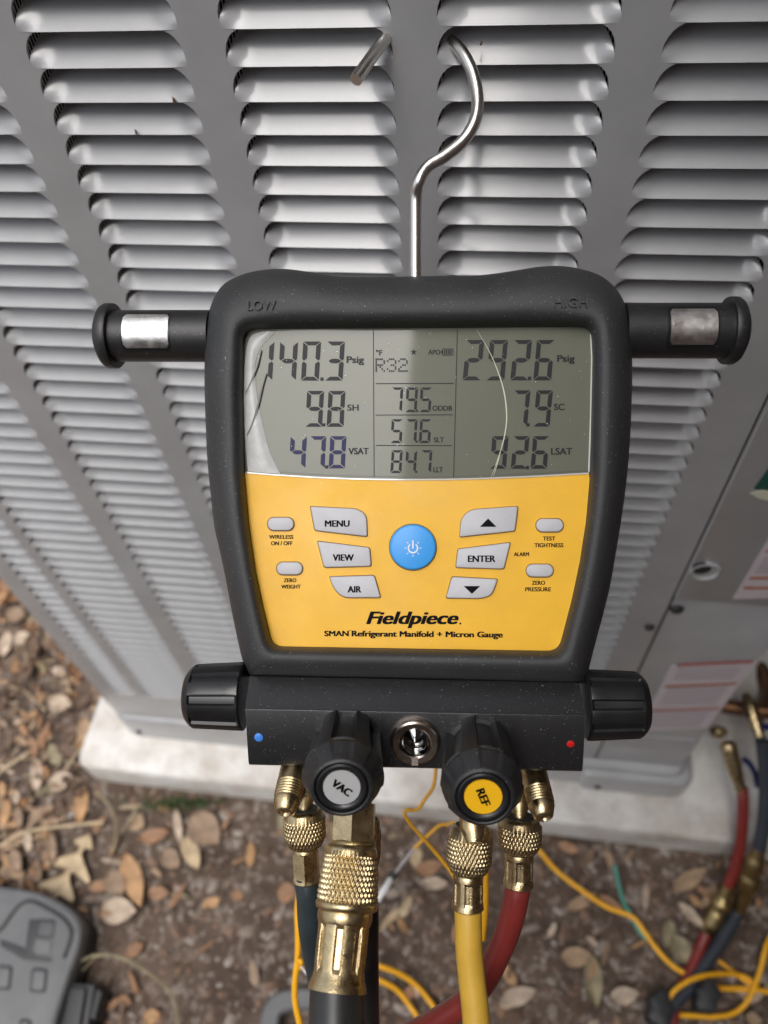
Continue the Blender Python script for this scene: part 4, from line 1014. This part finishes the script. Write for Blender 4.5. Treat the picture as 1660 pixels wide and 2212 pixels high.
# ---- tool case, lower left, lying open
def case():
    zt = .052
    CE = empty('tool_case', on_z(60, 2080, 0), 'open grey plastic tool case lying on the soil at lower left', 'case')
    out2 = [on_z(x, y, zt) for x, y in [(-120, 1900), (0, 1913), (83, 1925), (146, 1957), (172, 1985), (178, 2010), (172, 2045), (158, 2084), (136, 2150), (112, 2235), (80, 2340), (-120, 2340)]]
    poly = [(p.x, p.y) for p in out2]
    sm = round_poly(poly, .02, 3)
    v, f = prism(sm, .004, zt, .006); build('case_shell', v, f, M_CASE, CE, sharp=50)
    cx = sum(p[0] for p in sm)/len(sm); cy = sum(p[1] for p in sm)/len(sm)
    v, f = prism([(cx+(x-cx)*1.012, cy+(y-cy)*1.012) for x, y in sm], .003, .034, .003); build('case_lower_rim', v, f, M_CASED, CE, sharp=50)
    # dark tube for the groove inside the edge, its shadow put into the colour
    rp = [on_z(x, y, zt) for x, y in [(-40, 2030), (0, 2009), (25, 1976), (46, 1953), (70, 1947), (104, 1963), (137, 1984), (154, 2010), (150, 2040), (138, 2070)]]
    v, f = tube(rp, .0026, 10, 6); build('groove_shadow', v, f, M_CASED, CE)
    def rc(pts, z0, z1, nm, m, bev=.002):
        q = [on_z(x, y, zt) for x, y in pts]; v, f = prism(round_poly([(p.x, p.y) for p in q], .004, 3), z0, z1, bev); return build(nm, v, f, m, CE)
    # square pocket: dark walls round a raised floor
    rc([(78, 1984), (122, 1986), (116, 2030), (68, 2026)], zt-.004, zt+.0006, 'pocket', M_CASED, .0003)
    rc([(64, 1984), (82, 1986), (72, 2066), (54, 2060)], zt-.004, zt+.0009, 'pocket_wall', M_CASED, .0003)
    rc([(0, 2028), (56, 2048), (60, 2060), (114, 2070), (110, 2079), (50, 2074), (30, 2060), (0, 2044)], zt-.004, zt+.0007, 'pocket_wall', M_CASED, .0003)
    rc([(88, 1992), (118, 1994), (112, 2022), (82, 2020)], zt-.004, zt+.0012, 'pocket_floor', material('case_pocket_grey', (.07, .07, .075), .6), .0003)
    rc([(78, 2030), (114, 2034), (108, 2060), (72, 2056)], zt-.004, zt+.0014, 'pocket_floor', M_CASE, .0003)
    for x0, y0, w, h in ((66, 2090, 38, 56), (-14, 2084, 42, 56), (40, 2200, 30, 40)):
        rc([(x0+4, y0), (x0+w, y0+3), (x0+w-5, y0+h), (x0-2, y0+h-3)], zt-.004, zt+.0016, 'moulded_frame', M_CASED, .001)
        rc([(x0+8, y0+6), (x0+w-4, y0+8), (x0+w-9, y0+h-6), (x0+3, y0+h-8)], zt-.004, zt+.0026, 'moulded_panel', M_CASE, .001)
    # latch on the right side
    def lt(pts, z0, z1, nm, m):
        q = [on_z(x, y, z1) for x, y in pts]; v, f = prism(round_poly([(p.x, p.y) for p in q], .003, 3), z0, z1, .002); return build(nm, v, f, m, CE)
    la = lt([(136, 2122), (206, 2126), (190, 2225), (108, 2225)], .004, .036, 'latch', M_CASED)
    lt([(150, 2132), (186, 2134), (172, 2222), (132, 2220)], .03, .042, 'latch_plate', M_CASED)
    lt([(206, 2134), (222, 2140), (205, 2205), (192, 2200)], .004, .034, 'latch_hinge', M_CASED)
case()
# carrying handle half buried at bottom centre
hp = [on_z(x, y, .02) for x, y in [(585, 2290), (583, 2240), (586, 2195), (602, 2170), (635, 2160), (690, 2158), (760, 2160)]]
P_ = spline(hp, 8); vs = []; fs = []
for i, p in enumerate(P_):
    t = (P_[min(i+1, len(P_)-1)]-P_[max(i-1, 0)]).normalized(); s = Vector((-t.y, t.x, 0)).normalized()
    for a, b in ((-.011, -.014), (-.011, .004), (-.008, .007), (.008, .007), (.011, .004), (.011, -.014)): vs.append(p+s*a+Vector((0, 0, b)))
for i in range(len(P_)-1):
    for k in range(6): fs.append((i*6+k, i*6+(k+1) % 6, (i+1)*6+(k+1) % 6, (i+1)*6+k))
fs += [tuple(range(6)), tuple((len(P_)-1)*6+k for k in range(6))[::-1]]
solid('carry_handle', vs, fs, M_CASE, 'curved grey plastic handle lying on the soil at bottom centre', 'handle')

# ---- leaves
def leaf_mesh(cx, cy, wpx, hpx, ang, kind='oval', lift=.006, curl=.25):
    """a dry leaf lying at the given spot; length along ang"""
    c = on_z(cx, cy, .004); d = (c-CAM).dot(RZ); s = d/F
    L, Wd = max(wpx, hpx)*s*.88, min(wpx, hpx)*s*.84
    e1 = on_z(cx+math.cos(ang)*5, cy+math.sin(ang)*5, .004)-c; e1.z = 0; e1.normalize(); e2 = Vector((-e1.y, e1.x, 0))
    # foreshortening: the ground runs away from the eye, so lengths down the picture are longer
    k = 1/max(.5, abs(RZ.z)); L *= 1+(k-1)*abs(math.sin(ang)); Wd *= 1+(k-1)*abs(math.cos(ang))
    n = 26 if kind == 'oak' else 12; m = 3; vs = []; fs = []; tw = random.uniform(-.5, .5); cu = random.uniform(.5, 1.2)*curl
    for i in range(n+1):
        t = i/n
        if kind == 'oak':
            w = max(.13, (max(0, math.sin(PI*t**.9))**.7)*(.55+.62*math.cos((t-.06)*2*PI*3.0)))
        else: w = math.sin(PI*t**.85)**.75
        if i in (0, n): w = .03
        for j in range(-m, m+1):
            u = j/m
            yy = u*w*Wd/2; xx = (t-.5)*L
            if kind == 'oak': xx += abs(u)*w*L*.16
            z = (u*u*cu*Wd*.45)+((t-.5)**2)*L*cu*.5+tw*u*(t-.5)*Wd*.5+random.uniform(-.0004, .0004)-.0008*(j == 0)
            vs.append(c+e1*xx+e2*yy+Vector((0, 0, z+.001)))
    q = 2*m+1
    for i in range(n):
        for j in range(q-1): a_ = i*q+j; fs.append((a_, a_+1, a_+q+1, a_+q))
    zmin = min(v.z for v in vs); dz = lift-zmin-.002
    base = [v+Vector((0, 0, dz)) for v in vs]
    nn = len(base); low = [v-Vector((0, 0, .0005)) for v in base]
    per = [i*q for i in range(n+1)]+[n*q+j for j in range(1, q)]+[i*q+q-1 for i in range(n-1, -1, -1)]+[j for j in range(q-2, 0, -1)]
    fs2 = [tuple(a_+nn for a_ in reversed(F_)) for F_ in fs]; sd_ = [(per[i], per[(i+1) % len(per)], per[(i+1) % len(per)]+nn, per[i]+nn) for i in range(len(per))]
    return base+low, fs+fs2+sd_
def R7(x, y): return .4165*x, 1642.3+.4165*y
def R8(x, y): return 969+.4165*x, 1642.3+.4165*y
T_, O_, B2, S_, RU, OL, PA, DK = M_LEAF
LV = [  # region, x, y, long, short, angle, kind, material, label
 (R7, 195, 85, 160, 75, 90, 'oval', PA, 'pale upright oval leaf beside the left end of the pad'),
 (R7, 320, 112, 150, 95, -15, 'oval', PA, 'broad pale leaf touching the front left corner of the pad'),
 (R7, 425, 232, 185, 85, 97, 'oval', O_, 'orange curled oval leaf just below the front left corner of the pad'),
 (R7, 28, 285, 150, 60, 100, 'oval', O_, 'narrow orange leaf at the left edge level with the pad front'),
 (R7, 12, 155, 80, 55, 80, 'oval', O_, 'small orange leaf at the left edge above the narrow one'),
 (R7, 375, 560, 330, 250, 120, 'oak', S_, 'large lobed tan oak leaf above the tool case'),
 (R7, 205, 300, 260, 170, 50, 'oak', B2, 'lobed brown oak leaf left of the orange curled leaf'),
 (R7, 55, 558, 170, 85, 115, 'oval', O_, 'orange tan leaf at the left edge above the tool case'),
 (R7, 692, 622, 270, 115, 72, 'oval', O_, 'long orange oval leaf right of the large oak leaf'),
 (R7, 620, 785, 215, 120, 3, 'oval', PA, 'pale pinkish oval leaf lying below the long orange leaf'),
 (R7, 995, 482, 175, 92, 65, 'oval', S_, 'straw yellow leaf below the middle of the pad edge'),
 (R7, 1065, 368, 210, 165, 50, 'oval', B2, 'broad tan brown leaf just above the straw yellow one'),
 (R7, 925, 345, 165, 50, 82, 'oval', PA, 'narrow pale leaf left of the broad tan brown leaf'),
 (R7, 605, 640, 140, 105, 60, 'oval', B2, 'grey brown leaf half under the long orange leaf'),
 (R7, 825, 690, 130, 60, 5, 'oval', RU, 'small rust leaf right of the long orange leaf'),
 (R7, 890, 515, 130, 90, 45, 'oval', B2, 'curled brown leaf left of the straw yellow leaf'),
 (R7, 712, 325, 100, 85, 30, 'oval', T_, 'small tan leaf below the pad between grass stems'),
 (R7, 800, 395, 180, 70, -15, 'oval', RU, 'flat rust leaf between the tan leaves below the pad'),
 (R7, 790, 1332, 100, 70, -20, 'oval', O_, 'pink orange leaf at the bottom near the tool case latch'),
 (R7, 650, 1250, 80, 45, 30, 'oval', RU, 'tiny rust leaf above the pink orange leaf'),
 (R7, 700, 985, 110, 60, -30, 'oval', RU, 'small rust leaf right of the tool case corner'),
 (R7, 1490, 690, 115, 95, 10, 'oval', RU, 'orange brown leaf beside the teal hose'),
 (R7, 1235, 705, 80, 50, 20, 'oval', RU, 'small orange leaf on bare soil left of the teal hose'),
 (R8, 1250, 620, 225, 75, -33, 'oval', T_, 'tan pointed leaf standing above the brass couplings'),
 (R8, 1335, 690, 110, 45, 30, 'oval', RU, 'small rust leaf beside the red hose'),
 (R8, 1265, 812, 170, 55, 45, 'oval', PA, 'pale leaf left of the red hose coupling'),
 (R8, 1140, 900, 130, 75, 100, 'oval', OL, 'greenish leaf left of the two couplings'),
 (R8, 1205, 985, 140, 110, 60, 'oval', OL, 'broad olive leaf beside the red hose end'),
 (R8, 690, 735, 190, 55, -30, 'oval', T_, 'slim tan leaf crossed by the yellow cord'),
 (R8, 662, 1022, 190, 88, -3, 'oval', T_, 'flat tan oval leaf in the middle of the right soil'),
 (R8, 752, 1150, 215, 105, 85, 'oval', OL, 'pale green tan leaf pointing down at bottom right'),
 (R8, 362, 1225, 210, 80, -18, 'oval', PA, 'pale pinkish leaf right of the yellow hose at the bottom'),
 (R8, 912, 1222, 165, 78, -10, 'oval', PA, 'pale blunt leaf at the bottom beside the green tan leaf'),
 (R8, 745, 942, 70, 32, 40, 'oval', PA, 'sliver of pale leaf above the flat tan oval leaf'),
 (R8, 845, 745, 130, 50, 35, 'oval', RU, 'rust leaf under the yellow cord near the teal wire'),
 (R8, 1560, 1215, 150, 75, 5, 'oval', PA, 'pale leaf inside the cord loop at bottom right'),
 (R8, 1580, 1345, 90, 60, 15, 'oval', T_, 'tan leaf in the bottom right corner'),
 (R8, -100, 560, 170, 70, -15, 'oval', RU, 'rust leaf between vacuum hose and yellow hose'),
 (R8, -70, 640, 150, 60, 5, 'oval', PA, 'pale leaf between vacuum hose and yellow hose below the rust one'),
]
for fn_, x, y, l, w_, ang, kd, m, lb in LV:
    px, py = fn_(x, y); v, f = leaf_mesh(px, py, l*.4165, w_*.4165, math.radians(ang), kd)
    solid('dry_leaf', v, f, m, lb, 'leaf', 'fallen dry leaves', sharp=60)
# crowded leaves left of the cabinet, one by one
random.seed(21); USED = set(); EXTRA = []
def where(px, py):
    h = 'at the left edge' if px < 45 else ('left of the pad' if px < 100 else 'beside the cabinet')
    v = ['high up', 'level with the cabinet foot', 'level with the pad', 'below the pad', 'near the tool case'][min(4, max(0, int((py-1230)/135)))]
    return h+', '+v
for i in range(300):
    X = random.uniform(-.95, -.50); Y = random.uniform(-.22, .45)
    d, px, py = seen((X, Y, 0))
    if not (-20 < px < 480 and 1230 < py < 1940) or (px > 130 and py > 1540 and px > 200-(py-1540)*.1): continue
    l = random.uniform(28, 66); kd = random.choice(['oval', 'oval', 'oval', 'oak']); v, f = leaf_mesh(px, py, l, l*random.uniform(.4, .65), random.uniform(0, PI), kd, .008+random.uniform(0, .012), .5)
    mt, cn = random.choice([(T_, 'tan'), (O_, 'orange'), (B2, 'brown'), (RU, 'rust coloured'), (PA, 'pale'), (DK, 'dark'), (DK, 'dark'), (B2, 'brown')])
    lb_ = ('small ' if l < 40 else 'large ' if l > 54 else '')+cn+(' lobed' if kd == 'oak' else ' oval')+' leaf in the litter '+where(px, py)
    if lb_ in USED: EXTRA.append((v, f, mt)); continue
    USED.add(lb_); solid('litter_leaf', v, f, mt, lb_, 'leaf', 'leaves crowded left of the cabinet', sharp=60)
# grass stems and straw
def stem(label, L, r=.0014, m=None, nm='dry_grass'):
    cord(nm, label, gp(L), r, m or M_LEAF[5], 'stem', ns=7)
stem('bent dry grass stem arching below the pad corner', [(205, 1712, .02), (220, 1722, .035), (240, 1745, .04), (251, 1780, .03), (251, 1808, .015), (245, 1840, .004)], .0018)
stem('long dry grass blade arching from the tool case to the bottom', [(176, 2076, .03), (200, 2066, .05), (233, 2063, .06), (275, 2074, .06), (330, 2108, .05), (368, 2143, .04), (382, 2180, .03), (386, 2230, .01)], .0018)
stem('pale straw twig lying across the litter at the left edge', [(-10, 1832), (30, 1812, .012), (65, 1795, .014), (140, 1785, .012), (225, 1776, .008)], .0024, M_LEAF[3], 'twig')
stem('thin straw twig crossing diagonally towards the pad corner', [(0, 1668, .006), (40, 1640, .012), (80, 1615, .012), (115, 1590, .01)], .0022, M_LEAF[3], 'twig')
stem('straw twig leaning in the litter beside the pad', [(140, 1665, .006), (165, 1630, .016), (190, 1600, .014), (205, 1582, .01)], .0020, M_LEAF[3], 'twig')
stem('grass straw pointing up towards the pad edge', [(250, 1812), (275, 1780, .02), (300, 1740, .02)], .0018)
stem('fine straw arching beside the tool case latch', [(178, 2098, .02), (200, 2075, .03), (215, 2066, .025)], .0010)
# moss clump at the pad edge
vs = []; fs = []
for i in range(260):
    c = on_z(random.gauss(400, 45), random.gauss(1738, 7), 0); h = random.uniform(.006, .018); a = random.uniform(0, 2*PI); w_ = .0012
    n = len(vs); dx = Vector((math.cos(a), math.sin(a), 0))*w_; tp = Vector((random.gauss(0, .005), random.gauss(0, .005), h))
    vs += [c-dx, c+dx, c+tp]; fs.append((n, n+1, n+2))
tag(build('moss', vs, fs, M_GRASS, None, smooth=False, local=True), 'green moss and short grass along the pad edge', None, None, 'stuff')
# gravel and chips, uncountable
random.seed(5)
def chips():
    vs = []; fs = []; mi = []
    for i in range(7500):
        X = random.uniform(-1.1, .75); Y = random.uniform(-.62, -.06) if random.random() < .8 else random.uniform(-.2, .5)
        if -.49 < X < .62 and Y > -.06: continue
        if X > -.52 and Y > -.055: continue
        s = random.choice([.0016, .0022, .003, .004, .006])*random.uniform(.7, 1.2); z = gz(X, Y)+s*.2
        m = random.choices([0, 1, 2, 3], [3, 5, 4, 3])[0]; rot_ = Matrix.Rotation(random.uniform(0, 2*PI), 3, 'Z') @ Matrix.Rotation(random.uniform(-.6, .6), 3, 'X')
        sc = (s*random.uniform(.8, 1.8), s*random.uniform(.7, 1.2), s*random.uniform(.3, .8)); n = len(vs)
        for p in ((-1, -.4, 0), (-.3, -1, .1), (.9, -.5, 0), (1, .6, .1), (0, 1, 0), (-.9, .5, -.1)): vs.append(rot_ @ Vector((p[0]*sc[0], p[1]*sc[1], p[2]*sc[2]-sc[2]*.5))+Vector((X, Y, z)))
        vs.append(rot_ @ Vector((random.uniform(-.3, .3)*sc[0], random.uniform(-.3, .3)*sc[1], sc[2]))+Vector((X, Y, z)))
        for k in range(6): fs.append((n+k, n+(k+1) % 6, n+6)); mi.append(m)
    o = build('gravel', vs, fs, M_CHIP, None, smooth=False, local=True, midx=mi); tag(o, 'loose chips of gravel bark and soil on the ground', kind='stuff')
chips()
def litter():
    vs = []; fs = []; mi = []
    for ev, ef, em in EXTRA:
        n = len(vs); vs += ev; fs += [tuple(k+n for k in q) for q in ef]; mi += [M_LEAF.index(em)]*len(ef)
    for i in range(4200):
        if random.random() < .7: X = random.uniform(-1.25, -.5); Y = random.uniform(-.25, .95)
        else: X = random.uniform(-.9, .7); Y = random.uniform(-.5, -.07)
        if random.random() > (1.0 if X < -.5 else .35): continue
        if X > -.5 and Y > -.06: continue
        s = random.uniform(.005, .020); a = random.uniform(0, 2*PI); t = Matrix.Rotation(a, 3, 'Z') @ Matrix.Rotation(random.uniform(-.7, .7), 3, 'X') @ Matrix.Rotation(random.uniform(-.4, .4), 3, 'Y')
        c = Vector((X, Y, gz(X, Y)+random.uniform(.002, .012))); n = len(vs); w_ = s*random.uniform(.12, .5)
        for p in ((-s, 0), (-s*.4, w_), (s*.5, w_*.9), (s, 0), (s*.4, -w_), (-s*.5, -w_*.8)): vs.append(t @ Vector((p[0], p[1], random.uniform(-.001, .001)))+c)
        fs.append((n, n+1, n+2, n+3, n+4, n+5)); mi.append(random.choices(range(8), [2, 2, 3, 1, 3, 1, 1, 5])[0])
    for i in range(700):      # needles
        X = random.uniform(-1.25, -.5); Y = random.uniform(-.25, .95); a = random.uniform(0, 2*PI); L_ = random.uniform(.02, .06); d = Vector((math.cos(a), math.sin(a), random.uniform(-.1, .1)))*L_; s = Vector((-math.sin(a), math.cos(a), 0))*.0007
        c = Vector((X, Y, .008+random.uniform(0, .01))); n = len(vs); vs += [c-s, c+s, c+d+s, c+d-s]; fs.append((n, n+1, n+2, n+3)); mi.append(random.choice([2, 3, 3, 7]))
    o = build('leaf_litter', vs, fs, M_LEAF, None, smooth=False, local=True, midx=mi); tag(o, 'fragments of dry leaves and needles strewn on the soil', kind='stuff')
litter()

# bits of dead leaf caught on the louvre lips
for (x, y, sz, lb) in ((377, 216, .0016, 'tiny dark leaf crumb stuck on a louvre lip at upper left'), (295, 284, .0012, 'tiny dark speck of bark on the louvre below the leaf crumb'), (1040, 92, .0010, 'tiny crumb on the louvre beside the hook bend')):
    c = on_y(x, y, -.0006); vs = [c+Vector((-sz*.6, -.0006, -sz)), c+Vector((sz*.5, -.0009, -sz*.6)), c+Vector((sz*.7, -.0012, sz*.8)), c+Vector((-sz*.2, -.0007, sz*1.2)), c+Vector((0, .0012, 0))]
    solid('leaf_crumb', vs, [(0, 1, 2, 3), (1, 0, 4), (2, 1, 4), (3, 2, 4), (0, 3, 4)], M_LEAF[7], lb, 'crumb', smooth=False)
